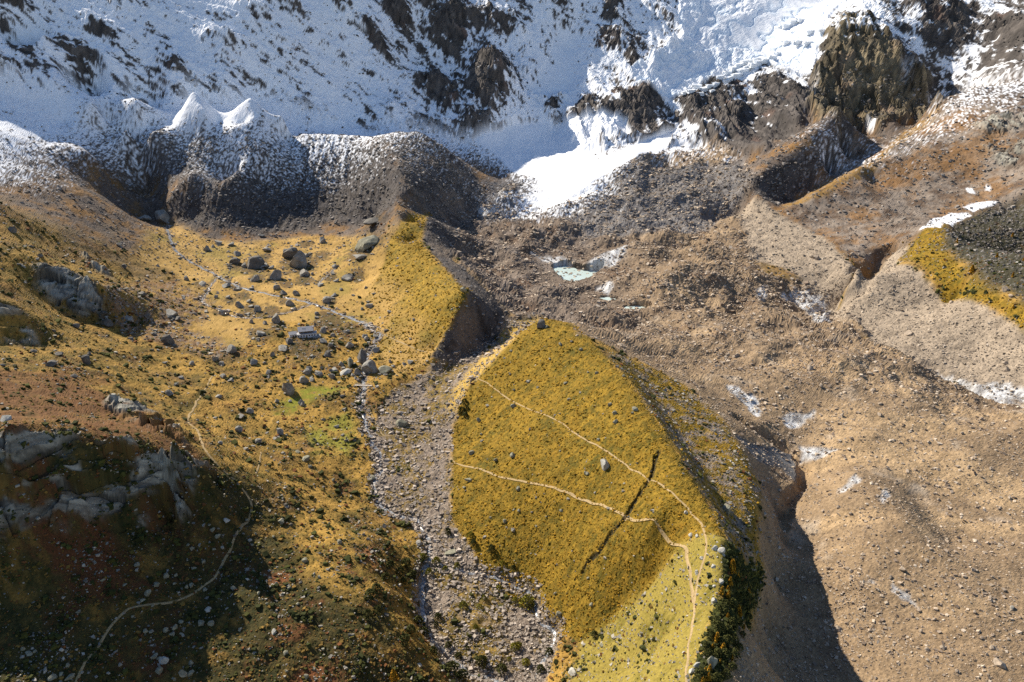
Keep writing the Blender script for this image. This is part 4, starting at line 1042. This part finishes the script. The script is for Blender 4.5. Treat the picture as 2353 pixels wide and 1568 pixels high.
grp(0, 498, S1, 'dark', 'dark stone block on the upper left slope between the knobs', 'dark blocks on the upper left slope',
 "75 105 60;270 275 44;250 295 30;125 330 30;730 740 70;880 828 46;510 750 60;1130 858 92;1195 700 60;990 680 50;700 690 60;780 690 40;1030 800 46;220 915 56;580 992 72;340 1008 84;600 930 40;15 1005 50;490 1080 60;395 935 70;640 660 40;835 345 44;800 200 60;1080 740 40")
grp(0, 1031.7, S1, 'lichen', 'pale block lying in the shadowed hollow below the cliff', 'pale blocks in the shadowed hollow',
 "1290 694 46;1265 660 26;920 794 46;1305 818 42;1115 868 48;990 988 54;960 1034 42;1050 928 48;1285 928 44;1255 940 30;1040 1412 64;1070 1502 52;1230 1534 62;1282 1524 52;1165 1564 36;1278 1452 42;350 1555 64;480 1545 50;530 1108 38;695 892 34;840 928 34;150 1362 46;190 1390 50;1170 1215 40;1120 1230 40;1350 1190 50;1410 1190 40;1215 1170 40;1170 915 30;1340 885 30;1185 860 26;1430 570 40;1460 600 40;1410 520 26;1370 770 30;1440 690 30;975 1240 34;1010 1240 30;890 1140 30;1030 1060 26;1070 1420 40;455 1470 34;410 1530 40;230 1380 30;1160 1260 40;1220 1250 30;1380 955 40;1440 950 24")
grp(0, 1031.7, S1, 'lichen', 'small pale stone on the sunlit heath right of the shadow', 'pale stones on the sunlit heath',
 "1570 948 34;1740 985 30;1920 1388 44;2055 768 54;1700 655 24;1720 580 24;1780 855 26;1705 830 26;1860 910 24;2000 1055 28;2145 870 28;1950 940 30;1610 1225 30;1890 500 56;2050 82 60;2085 125 36;2000 25 40;2240 220 30;2170 1355 30;1500 760 20;2110 1490 26;1660 490 30;1620 1290 28;2060 1550 40;1795 1050 24;1840 600 24;1690 440 24;2280 640 40;1930 1510 26")
grp(784, 1031.7, S1, 'lichen', 'small stone dotted over the golden moraine face', 'stones on the golden moraine face',
 "1655 178 32;1640 170 22;1095 498 30;1680 1064 38;1465 1124 48;825 270 28;1610 430 24;1480 430 26;1190 285 40;1040 90 34;870 42 40;1155 60 50;1905 240 24;1990 105 20;1310 530 22;1000 470 20;1470 20 20;1160 420 24;1195 430 28;1380 470 20;1750 1330 36;2030 760 24;1660 880 24;1440 980 24;1375 990 22")
grp(784, 498, S1, 'lichen', 'small stone on the upper part of the golden moraine face', 'stones on the upper golden moraine face',
 "1975 1308 48;1510 1128 36;1835 1332 34;1800 1275 34;1320 1155 24;1160 1175 24;1265 1112 24;1145 910 26;1610 905 34;1400 965 26;1720 1055 24;1530 1240 28;1160 1285 40;1475 870 36;1900 1080 26;1660 1050 24;925 1380 36;940 1470 24;1730 1510 26;1845 1395 40;1955 1330 26;1470 1330 20;1380 750 26")
grp(1568.6, 1031.7, S1, 'pale', 'pale boulder on the light green crest beside the path', 'pale boulders on the light green crest',
 "265 705 64;260 905 42;210 1035 54;220 680 40;205 800 36;55 590 44;95 840 40;20 440 34;100 590 30;125 1330 30;45 890 20;130 745 40;10 1370 26;215 930 30;100 985 24")
grp(1568.6, 1031.7, S1, 'tan', 'lone boulder on the sunlit lower debris glacier', 'boulders on the lower debris glacier',
 "2070 142 32;1475 824 42;730 522 28;885 892 32;1950 824 32;1690 1158 38;1040 1220 44;970 1318 34;1265 1314 28;1640 1354 32;1390 1372 32;1750 1348 38;1210 715 28;1395 870 24;1640 765 34;1485 660 26;1860 625 28;1650 430 24;1130 445 26;1045 400 30;1280 660 24;2080 1350 36;2040 1390 24;1600 1235 26;1540 1130 26;1960 1105 34;1130 830 30;825 585 24;1920 130 24;1720 350 22;2210 550 30;2080 870 26;1840 1500 26;1300 1550 26;2130 400 24;1320 270 24")
grp(1568, 498, S1, 'tan', 'lone boulder on the upper debris glacier or its right bank', 'boulders on the upper debris glacier',
 "1815 580 42;1530 795 58;2165 508 42;2212 548 46;865 1034 54;1268 1070 42;1282 1178 42;222 1404 30;1132 856 28;1148 264 34;825 494 38;370 940 30;590 1005 28;930 1150 32;1220 1160 26;1070 1350 36;1330 1345 34;660 1525 30;1880 1465 28;1655 1525 28;2170 990 42;2180 1040 40;1225 955 30;700 1155 24;270 990 28;1960 1110 24;2010 1370 24;1540 1440 24;1035 1160 22;1340 1100 24;905 290 40;1840 200 30")
print("boulders", NB, round(time.time() - T0, 1))

# ------------------------------------------------------------------ uncountable rubble, tufts
rs = np.random.RandomState(42)
cubev = np.array([(-1, -1, -1), (1, -1, -1), (1, 1, -1), (-1, 1, -1), (-1, -1, 1), (1, -1, 1), (1, 1, 1), (-1, 1, 1)], np.float32)
cubef = np.array([(4, 5, 6, 7), (0, 1, 5, 4), (1, 2, 6, 5), (2, 3, 7, 6), (3, 0, 4, 7)])
_, _, DEP = project(X, Y, Z)
PX, PY, _ = project(X, Y, Z)
inview = ((PX > -200) & (PX < 2560) & (PY > -60) & (PY < 1650)).astype(float)
def scatter(name, prob, n, pmin, pmax, expo, smax, cols_, mat, sq=0.7, sink=0.35, vary=0.25):
    p = np.maximum(prob, 0) * inview; p = p / p.sum()
    k = rs.choice(len(X), n, p=p)
    px = pmin * (1 - rs.rand(n)) ** (-1 / expo); px = np.minimum(px, pmax)
    r = np.minimum(0.5 * px * DEP[k] / 795.0, smax)
    jx = rs.randn(n) * DEP[k] / 900.; jy = rs.randn(n) * DEP[k] / 900.
    cx_, cy_ = X[k] + jx, Y[k] + jy
    cz_ = ground(cx_, cy_)
    vv = cubev[None] * rs.uniform(0.55, 1.1, (n, 8, 1)) * np.stack([rs.uniform(0.7, 1.25, n), rs.uniform(0.6, 1.0, n), rs.uniform(0.5, 1.0, n) * sq], -1)[:, None]
    vv = vv + rs.randn(n, 8, 3) * 0.13
    a = rs.rand(n) * 6.283; b_ = rs.randn(n) * 0.3
    ca, sa, cb, sb = np.cos(a), np.sin(a), np.cos(b_), np.sin(b_)
    x_, y_, z_ = vv[..., 0], vv[..., 1], vv[..., 2]
    x2 = x_ * cb[:, None] + z_ * sb[:, None]; z2 = -x_ * sb[:, None] + z_ * cb[:, None]
    x3 = x2 * ca[:, None] - y_ * sa[:, None]; y3 = x2 * sa[:, None] + y_ * ca[:, None]
    co = np.stack([x3 * r[:, None] + cx_[:, None], y3 * r[:, None] + cy_[:, None], z2 * r[:, None] + (cz_ + r * sq * (0.6 - sink))[:, None]], -1).reshape(-1, 3)
    f = (cubef[None] + (np.arange(n) * 8)[:, None, None]).reshape(-1, 4)
    cc = np.array(cols_, np.float32)[rs.randint(0, len(cols_), n)] * rs.uniform(1 - vary, 1 + vary, (n, 1)).astype(np.float32)
    return setp(mesh_np(name, co, f, mat, np.repeat(cc, 8, 0)), kind='stuff')
slab = exc
stone_mat = ground_mat('loose stones', 1.5, 0.3, 0.3, 0.9)
tuft_mat = ground_mat('heather tufts', 2.0, 0.3, 0.0, 1.0)
nocone = (1 - M['cone']) * (cover < 0.5)
scatter('glacier_rubble', gl * nocone * (0.5 + 0.8 * upper) * (0.5 + sstep(-0.2, 0.4, n_a)), 32000, 0.9, 3.6, 2.4, 2.6, [(.42, .33, .24), (.30, .235, .175), (.50, .41, .31), (.22, .165, .12)], stone_mat)
scatter('stream_bed_rubble', M['rubble'] * (0.5 + sstep(-0.2, 0.3, n_b)) + 1.4 * (sd < 5) * (1 - M['meadow'] * 0.6), 12000, 1.0, 4.5, 2.2, 2.2, [(.36, .30, .24), (.27, .225, .18), (.44, .37, .30), (.19, .155, .125)], stone_mat)
scatter('scree_rubble', (farh * 0.9 + M['fanhill'] * 1.2 + M['inner'] * 0.7 + M['darkface'] + M['snowmor'] * 0.9 + M['plateau'] * 0.9 + M['rdark'] * 1.3 + M['dune'] * 0.7) * (cover < 0.9) * (1 - M['cone']), 19000, 0.9, 3.2, 2.4, 3.0, [(.24, .215, .19), (.17, .15, .13), (.32, .28, .24), (.12, .105, .09)], stone_mat)
scatter('bank_rubble', M['pale'] * (0.4 + sstep(-.2, .3, n_b)), 6000, 0.8, 2.8, 2.6, 2.2, [(.34, .275, .205), (.25, .20, .15), (.42, .35, .27)], stone_mat)
scatter('hillside_stones', (grassy * (1 - M['meadow'] * 0.85) * (1 - fac) * (0.25 + 1.5 * sstep(0.0, 0.5, n_a) + 1.2 * sstep(0.1, 0.5, n_b)) + M['redscree'] * 1.5 + patch * 2.2 + M['ledge'] * 1.3 + M['edge'] * 1.3 + M['lower'] * 0.5 + M['facet'] * 0.06 + M['outer'] * 0.25) * (sd > 2), 11000, 0.9, 3.8, 2.3, 2.2, [(.30, .27, .22), (.23, .21, .175), (.38, .345, .28), (.16, .145, .12)], stone_mat)
scatter('wall_rocks', M['wall'] * (1 - M['cone']) * (1 - icz) * (1 - smooth_snow) * (sstep(0.0, 0.8, exc) + (cover < 0.5)), 3000, 0.9, 2.2, 2.6, 4.0, [(.09, .08, .07), (.06, .052, .047), (.13, .11, .09)], stone_mat)
scatter('golden_tufts', M['facet'] + M['outer'] + M['rgrass'] + M['ledge'] * 0.5 + M['strip'], 14000, 1.0, 2.6, 2.8, 1.2, [(.29, .165, .016), (.25, .145, .014), (.20, .13, .014), (.33, .19, .022), (.17, .115, .014)], tuft_mat, 0.8, 0.45)
scatter('heath_tufts', grassy * (1 - flat) * (1 - fac) * (1 - oc_m), 17000, 1.0, 4.0, 2.3, 1.6, [(.11, .085, .02), (.16, .10, .026), (.055, .055, .014), (.14, .06, .022), (.20, .12, .03)], tuft_mat, 0.8, 0.45)
scatter('dark_shrubs', grassy * (1 - flat) * (1 - fac) * sstep(0.05, 0.4, n_b + 0.4 * n_a) + M['treeslope'] * 3 + M['rubble'] * 0.15 * sstep(0.1, .4, n_a), 7000, 1.5, 5.5, 2.0, 1.8, [(.045, .05, .014), (.065, .065, .016), (.035, .038, .012)], tuft_mat, 0.9, 0.3)
print("rubble", round(time.time() - T0, 1))

# ------------------------------------------------------------------ larches and dwarf pines
larch_mat = plain_mat('golden larch needles', (.52, .27, .02), 0.9, 1.2, 0.4)
pine_mat = plain_mat('dark pine needles', (.085, .085, .02), 0.9, 1.2, 0.4)
bush_mat = plain_mat('yellow green leaves', (.24, .21, .02), 0.9, 1.2, 0.4)
bark_mat = plain_mat('bark', (.10, .075, .055), 0.95, 2.0, 0.4)
def crown_mesh(name, seed, mat, shape, n):
    r = np.random.RandomState(seed)
    t = r.rand(n) ** (0.75)
    if shape == 'larch': rad = 0.30 * (1 - t) ** 0.8 * (0.75 + 0.25 * np.sin(t * 40)) + 0.01; z = 0.12 + 0.88 * t
    else: rad = 0.62 * np.sqrt(np.clip(1 - (t * 1.05 - 0.05) ** 2, 0, 1)) * (0.8 + 0.2 * r.rand(n)); z = 0.04 + 0.9 * t
    a = r.rand(n) * 6.283; lob = 1 + 0.28 * np.sin(a * 3 + seed) * (1 - t)
    q = rad * lob * np.sqrt(r.uniform(0.25, 1, n))
    c = np.stack([q * np.cos(a), q * np.sin(a), z], -1)
    s = 0.055 + 0.05 * r.rand(n, 1)
    d1 = r.randn(n, 3); d1 /= np.linalg.norm(d1, axis=1)[:, None]; d2 = np.cross(d1, r.randn(n, 3)); d2 /= np.linalg.norm(d2, axis=1)[:, None]
    co = np.stack([c - d1 * s, c + d1 * s * 0.4 + d2 * s * 0.7, c + d1 * s, c - d2 * s * 0.7], 1).reshape(-1, 3)
    f = np.arange(n * 4).reshape(n, 4)
    o = mesh_np(name, co, f, mat); me = o.data
    bpy.data.objects.remove(o); return me
def trunk_mesh(seed, h):
    bm = bmesh.new()
    bmesh.ops.create_cone(bm, segments=6, radius1=0.035, radius2=0.008, depth=h, cap_ends=True)
    bmesh.ops.translate(bm, verts=bm.verts, vec=(0, 0, h / 2 - 0.05))
    rg = random.Random(seed)
    for k in range(6):
        z = rg.uniform(0.2, 0.7) * h; a = rg.uniform(0, 6.28); L = 0.22 * (1 - z / h) + 0.06
        g = bmesh.ops.create_cone(bm, segments=4, radius1=0.010, radius2=0.003, depth=L, cap_ends=False)
        m_ = Matrix.Translation((0, 0, z)) @ Matrix.Rotation(a, 4, 'Z') @ Matrix.Rotation(1.2, 4, 'Y') @ Matrix.Translation((0, 0, L / 2))
        bmesh.ops.transform(bm, matrix=m_, verts=g['verts'])
    me = bpy.data.meshes.new('trunk'); bm.to_mesh(me); bm.free(); me.materials.append(bark_mat); return me
CR = {('larch', i): crown_mesh('crown', 500 + i, larch_mat, 'larch', 420) for i in range(4)}
CR.update({('pine', i): crown_mesh('crown', 520 + i, pine_mat, 'bush', 380) for i in range(4)})
CR.update({('bush', i): crown_mesh('crown', 540 + i, bush_mat, 'bush', 300) for i in range(3)})
TR = [trunk_mesh(i, 0.9) for i in range(3)]
TRB = [trunk_mesh(i + 7, 0.5) for i in range(3)]
rt = random.Random(9)
def tree(x, y, hpx, kind, label, group):
    hx, hy, hz = [q_[0] for q_ in hit_d(x, y)]
    _, _, dep = project(hx, hy, hz)
    h = hpx * dep / FPX / 0.85
    nm = {'larch': 'larch_tree', 'pine': 'dwarf_pine', 'bush': 'shrub'}[kind]
    e = bpy.data.objects.new(nm, None); COL.objects.link(e); e.location = (hx, hy, hz - 0.1)
    e.rotation_euler = (0, 0, rt.uniform(0, 6.28)); wd = rt.uniform(0.9, 1.25)
    e.scale = (h * wd, h * wd, h); e.empty_display_size = 0.2
    setp(e, label, {'larch': 'tree', 'pine': 'shrub', 'bush': 'shrub'}[kind], group)
    for nm2, me in (('trunk', (TR if kind == 'larch' else TRB)[rt.randrange(3)]), ('crown', CR[(kind, rt.randrange(4 if kind != 'bush' else 3))])):
        c = bpy.data.objects.new(nm2, me); COL.objects.link(c); c.parent = e
    return e
def trees(ox, oy, sc, kind, label, group, txt):
    for r_ in rows(txt): tree(ox + r_[0] * sc, oy + r_[1] * sc, r_[2] * sc, kind, label, group)
trees(1568.6, 1031.7, S1, 'larch', 'largest golden larch on the moraine crest, top of the row', None, "325 850 105")
trees(1568.6, 1031.7, S1, 'larch', 'small golden larch on the shaded slope below the moraine crest', 'small larches below the crest',
 "315 925 66;260 990 66;305 1010 62;372 1110 66;300 1145 44;225 1308 76;200 1345 40;270 1362 60;180 1495 50;170 1568 66;145 1570 44;250 1445 36;385 1130 50;440 975 40;365 870 50;130 1590 60;330 1420 40;410 1210 36;300 960 40;150 1500 36")
trees(1568.6, 1031.7, S1, 'pine', 'dark green dwarf pine on the shaded slope below the moraine crest', 'dwarf pines below the crest',
 "270 1100 70;240 1225 70;300 1240 60;330 1190 56;350 1310 50;120 1540 70;190 1275 60;225 1180 60;260 1320 60;300 1300 50;340 1400 60;280 1400 60;240 1390 50;170 1400 60;160 1340 50;360 1010 50;330 1060 60;290 1060 50;390 1000 40;420 1060 40;380 1180 46;330 1480 50;290 1540 60;230 1560 60;380 1350 44;350 900 50;400 920 40;320 760 40;350 790 40;430 1000 40;400 1260 40")
trees(1568, 498, S1, 'larch', 'little larch in the dark boulder slope at the right, biggest of its kind', None, "1937 392 52")
trees(1568, 498, S1, 'larch', 'tiny golden larch on the dark boulder slope at the right edge', 'larches on the dark boulder slope',
 "1842 184 34;2110 280 30;2215 412 34;2218 625 26;2215 138 26;2060 100 24;2290 300 26")
trees(784, 1031.7, S1, 'larch', 'golden larch standing alone at the bottom edge of the picture', None, "355 1562 88")
trees(784, 1031.7, S1, 'bush', 'small yellow bush among the rubble beside the lower stream', 'yellow bushes in the stream rubble',
 "905 1210 34;930 1070 30;1170 1035 40;820 1065 44;1190 1330 36;965 1420 30;1130 1425 26;700 820 34;640 770 44;735 865 26;1250 1050 70;1085 780 30;870 590 36;1240 1450 40;780 800 36;1165 1350 50;590 840 40;960 1010 30;550 740 40;1060 940 26")
trees(784, 1031.7, S1, 'pine', 'dark green bush on the gorge bank beside the lower stream', 'dark bushes on the gorge banks',
 "740 1500 74;820 1540 61;940 1450 61;650 1140 40;640 1190 34;520 1180 61;470 1240 61;560 1250 54;430 1300 61;620 1370 47;1080 1500 54;1270 1070 40;790 1400 34;720 1330 34;890 650 40;1010 690 47;1160 810 34;850 1350 27;1400 1380 47;1340 1500 54;1700 1260 40;720 570 40;200 1000 61;240 960 54;330 800 54;400 850 61;440 780 47;300 880 47;250 1100 54;180 1130 54;420 900 40;480 860 47")
trees(784, 498, S1, 'pine', 'dark juniper thicket on the left edge of the golden moraine face', 'junipers on the moraine edge', "830 1260 34;815 1310 32;850 1300 26;835 1345 30;800 1330 24")

# ------------------------------------------------------------------ icefall blocks
ser_mat = plain_mat('glacier ice', (.82, .85, .88), 0.55, 0.5, 0.12, 0.2)
def serac(x, y, w, h, ang, label):
    hx, hy, hz = [q_[0] for q_ in hit_d(x, y)]
    _, _, dep = project(hx, hy, hz)
    s = w * dep / FPX
    rg = random.Random(int(x * 7 + y))
    bm = bmesh.new(); bmesh.ops.create_cube(bm, size=1.0)
    bmesh.ops.subdivide_edges(bm, edges=bm.edges[:], cuts=2, use_grid_fill=True)
    for v_ in bm.verts:
        v_.co += Vector((rg.gauss(0, .055), rg.gauss(0, .055), rg.gauss(0, .06)))
        if v_.co.z > 0.3: v_.co.z += 0.12 * v_.co.x
    me = bpy.data.meshes.new('serac'); bm.to_mesh(me); bm.free(); me.materials.append(ser_mat)
    o = bpy.data.objects.new('serac', me); COL.objects.link(o)
    o.scale = (s, s * 0.55, s * h); o.rotation_euler = (0.1, rg.uniform(-.12, .12), ang + rg.uniform(-.2, .2))
    o.location = (hx, hy + 1, hz + s * h * 0.25)
    setp(o, label, 'ice block', 'ice blocks along the broken edge of the icefall')
for r_ in rows("20 635 60;60 625 60;95 600 70;150 610 70;185 590 60;230 580 70;285 560 60;310 540 70;360 520 80;400 495 90;350 480 90;440 470 80;480 450 80;520 440 90;560 420 60;600 400 70;640 375 60;300 500 60;250 530 60;430 430 80;380 450 60;500 410 60;120 640 50;200 620 40;690 190 90;750 165 90;790 150 70;860 230 80;940 225 70;700 300 80;780 300 90;840 310 70"):
    serac(1568 + r_[0] * S1, r_[1] * S1, r_[2] * S1 * 0.9, 0.42, 0.35, 'white ice slab along the broken edge of the icefall')

# ------------------------------------------------------------------ mountain hut, shed, footbridges
white_mat = plain_mat('whitewash', (.78, .76, .74), 0.9, 0.8, 0.12)
wood_mat = plain_mat('dark timber', (.16, .10, .06), 0.85, 1.5, 0.35)
roof_mat = plain_mat('pale slate roof', (.50, .48, .47), 0.8, 1.2, 0.2)
glass_mat = plain_mat('window glass', (.03, .035, .045), 0.15)
stone_w = plain_mat('grey stone wall', (.36, .34, .31), 0.9, 2.0, 0.35)
brick_mat = plain_mat('chimney render', (.62, .40, .32), 0.9, 2.0, 0.2)
plank_mat = plain_mat('weathered planks', (.62, .55, .46), 0.85, 2.0, 0.2)
def box(name, mat, parent, x0, x1, y0, y1, z0, z1, bev=0.03):
    bm = bmesh.new()
    bmesh.ops.create_cube(bm, size=1.0)
    for v_ in bm.verts:
        v_.co = Vector((x0 if v_.co.x < 0 else x1, y0 if v_.co.y < 0 else y1, z0 if v_.co.z < 0 else z1))
    if bev: bmesh.ops.bevel(bm, geom=bm.edges[:], offset=bev, segments=1, affect='EDGES')
    me = bpy.data.meshes.new(name); bm.to_mesh(me); bm.free(); me.materials.append(mat)
    o = bpy.data.objects.new(name, me); COL.objects.link(o); o.parent = parent
    return o
def prism(name, mat, parent, pts, y0, y1):
    """profile in x, z pulled along y"""
    n = len(pts)
    bm = bmesh.new()
    a = [bm.verts.new((x, y0, z)) for x, z in pts]; b_ = [bm.verts.new((x, y1, z)) for x, z in pts]
    bm.faces.new(a); bm.faces.new(b_[::-1])
    for k in range(n): bm.faces.new((a[k], b_[k], b_[(k + 1) % n], a[(k + 1) % n]))
    bmesh.ops.recalc_face_normals(bm, faces=bm.faces[:])
    me = bpy.data.meshes.new(name); bm.to_mesh(me); bm.free(); me.materials.append(mat)
    o = bpy.data.objects.new(name, me); COL.objects.link(o); o.parent = parent
    return o
def root(name, x, y, z, rz, label, cat):
    e = bpy.data.objects.new(name, None); COL.objects.link(e); e.location = (x, y, z); e.rotation_euler = (0, 0, rz)
    return setp(e, label, cat)
hx, hy, hz = [q_[0] for q_ in hit_d(704, 776)]
# hut: x along the long front, y into the hill; turned so that the right end swings away
hut = root('mountain_hut', hx, hy, hz - 0.4, math.radians(16), 'white walled mountain hut with grey slate roof on the valley floor', 'hut')
box('foundation', stone_w, hut, -7.6, 9.2, -0.4, 8.0, -3.0, 0.3)
box('wall', white_mat, hut, -7.2, 8.8, 0.0, 6.0, 0.3, 3.3)
box('flat_roof', roof_mat, hut, -7.5, 9.1, -0.3, 6.2, 3.303, 3.6)
box('upper_storey', wood_mat, hut, -5.6, 5.2, 2.0, 8.4, 3.603, 5.9)
prism('gable', wood_mat, hut, [(2.0, 5.903), (8.4, 5.903), (5.2, 8.1)], 0, 0.2).rotation_euler = (0, 0, 0)
g1 = [c for c in hut.children if c.name.startswith('gable')][0]
# profile runs along y of the hut: turn it a quarter
g1.rotation_euler = (0, 0, math.radians(90)); g1.location = (5.2, 0, 0)
g2 = g1.copy(); COL.objects.link(g2); g2.parent = hut; g2.location = (-5.4, 0, 0)
for sgn, nm in ((1, 'roof_slope'), (-1, 'roof_slope')):
    yy = [(5.2 + sgn * 4.3, 5.35), (5.2, 8.25), (5.2, 8.55), (5.2 + sgn * 4.5, 5.6)]
    r_ = prism(nm, roof_mat, hut, yy, -6.4, 6.6)
    r_.rotation_euler = (0, 0, math.radians(90)); r_.location = (0, 0, 0)
    # after the quarter turn the profile's x lies along y and its length along -x
for c in hut.children:
    if c.name.startswith('roof_slope'): c.scale = (1, -1, 1)
box('chimney', brick_mat, hut, 5.9, 7.0, 3.4, 4.5, 3.603, 8.3)
box('chimney_cap', roof_mat, hut, 5.75, 7.15, 3.25, 4.65, 8.303, 8.6)
for k, x in enumerate((-6.2, -4.0, -1.8, 0.6, 2.8, 5.0, 7.2)):
    if k == 3:
        d_ = box('door', wood_mat, hut, x - .5, x + .5, -0.09, -0.004, 0.3, 2.5, 0); continue
    w_ = box('window', wood_mat, hut, x - .55, x + .55, -0.08, -0.004, 1.3, 2.5, 0)
    box('pane', glass_mat, w_, x - .42, x + .42, -0.10, -0.083, 1.42, 2.38, 0)
for x in (-4.2, -1.6, 1.2, 3.8):
    w_ = box('window', white_mat, hut, x - .5, x + .5, 1.92, 1.996, 4.2, 5.3, 0)
    box('pane', glass_mat, w_, x - .38, x + .38, 1.90, 1.917, 4.3, 5.2, 0)
for x in (-2.6, -1.6, -0.6):
    box('roof_hatch', glass_mat, hut, x, x + 0.6, 3.2, 3.9, 7.0, 7.45, 0)
box('terrace', stone_w, hut, 5.6, 12.0, -2.2, 4.0, -2.6, 0.9)
sx_, sy_, sz_ = [q_[0] for q_ in hit_d(674, 777)]
shed = root('stone_shed', sx_, sy_ + 1, sz_ - 0.3, math.radians(24), 'small shed with pale lean-to roof left of the hut', 'shed')
box('wall', white_mat, shed, -3.0, 3.0, 0, 5.0, -1.5, 2.6)
def shed_roof(sgn):
    r_ = prism('roof_slope', roof_mat, shed, [(2.5 - sgn * 3.0, 2.55), (2.5, 4.3), (2.5, 4.55), (2.5 - sgn * 3.1, 2.8)], -3.4, 3.4)
    r_.rotation_euler = (0, 0, math.radians(90)); r_.scale = (1, -1, 1)
shed_roof(1); shed_roof(-1)
g3 = prism('gable', white_mat, shed, [(0.0, 2.603), (5.0, 2.603), (2.5, 4.2)], -2.9, 2.9)
g3.rotation_euler = (0, 0, math.radians(90)); g3.scale = (1, -1, 1)
box('door', wood_mat, shed, -0.6, 0.5, -0.08, -0.004, -0.3, 1.9, 0)
w_ = box('window', wood_mat, shed, 1.2, 2.2, -0.08, -0.004, 0.6, 1.6, 0); box('pane', glass_mat, w_, 1.3, 2.1, -0.10, -0.083, 0.7, 1.5, 0)
def footbridge(xa, ya, xb, yb, width, label):
    (ax, bx), (ay, by), (az, bz) = hit_d([xa, xb], [ya, yb])
    L = math.hypot(bx - ax, by - ay)
    e = root('footbridge', ax, ay, (az + bz) / 2 + 0.9, math.atan2(by - ay, bx - ax), label, 'footbridge')
    n = int(L / 0.55)
    pm = None
    for k in range(n):
        if pm is None:
            o = box('plank', plank_mat, e, 0, 0.5, -width / 2, width / 2, 0, 0.1, 0); pm = o.data
        else:
            o = bpy.data.objects.new('plank', pm); COL.objects.link(o); o.parent = e; o.location = (k * 0.55, rb.uniform(-.04, .04), 0)
    for s in (-1, 1):
        box('beam', wood_mat, e, -0.4, L + 0.4, s * width * 0.33 - 0.12, s * width * 0.33 + 0.12, -0.35, -0.003)
        box('handrail', plank_mat, e, 0, L, s * width * 0.46 - 0.05, s * width * 0.46 + 0.05, 1.0, 1.1, 0)
        for k in range(5): box('post', plank_mat, e, L * k / 4 - 0.06, L * k / 4 + 0.06, s * width * 0.46 - 0.04, s * width * 0.46 + 0.04, 0.103, 0.997, 0)
    for k, x in enumerate((-0.9, L - 0.3)): box('abutment', stone_w, e, x, x + 1.2, -width / 2 - 0.3, width / 2 + 0.3, -2.0, -0.36)
footbridge(816, 890, 856, 888, 1.5, 'wooden plank footbridge below the giant boulder cluster, the lower one')
footbridge(846, 756, 871, 753, 1.4, 'wooden plank footbridge at the meadow outlet, the upper one')
print("done", round(time.time() - T0, 1))
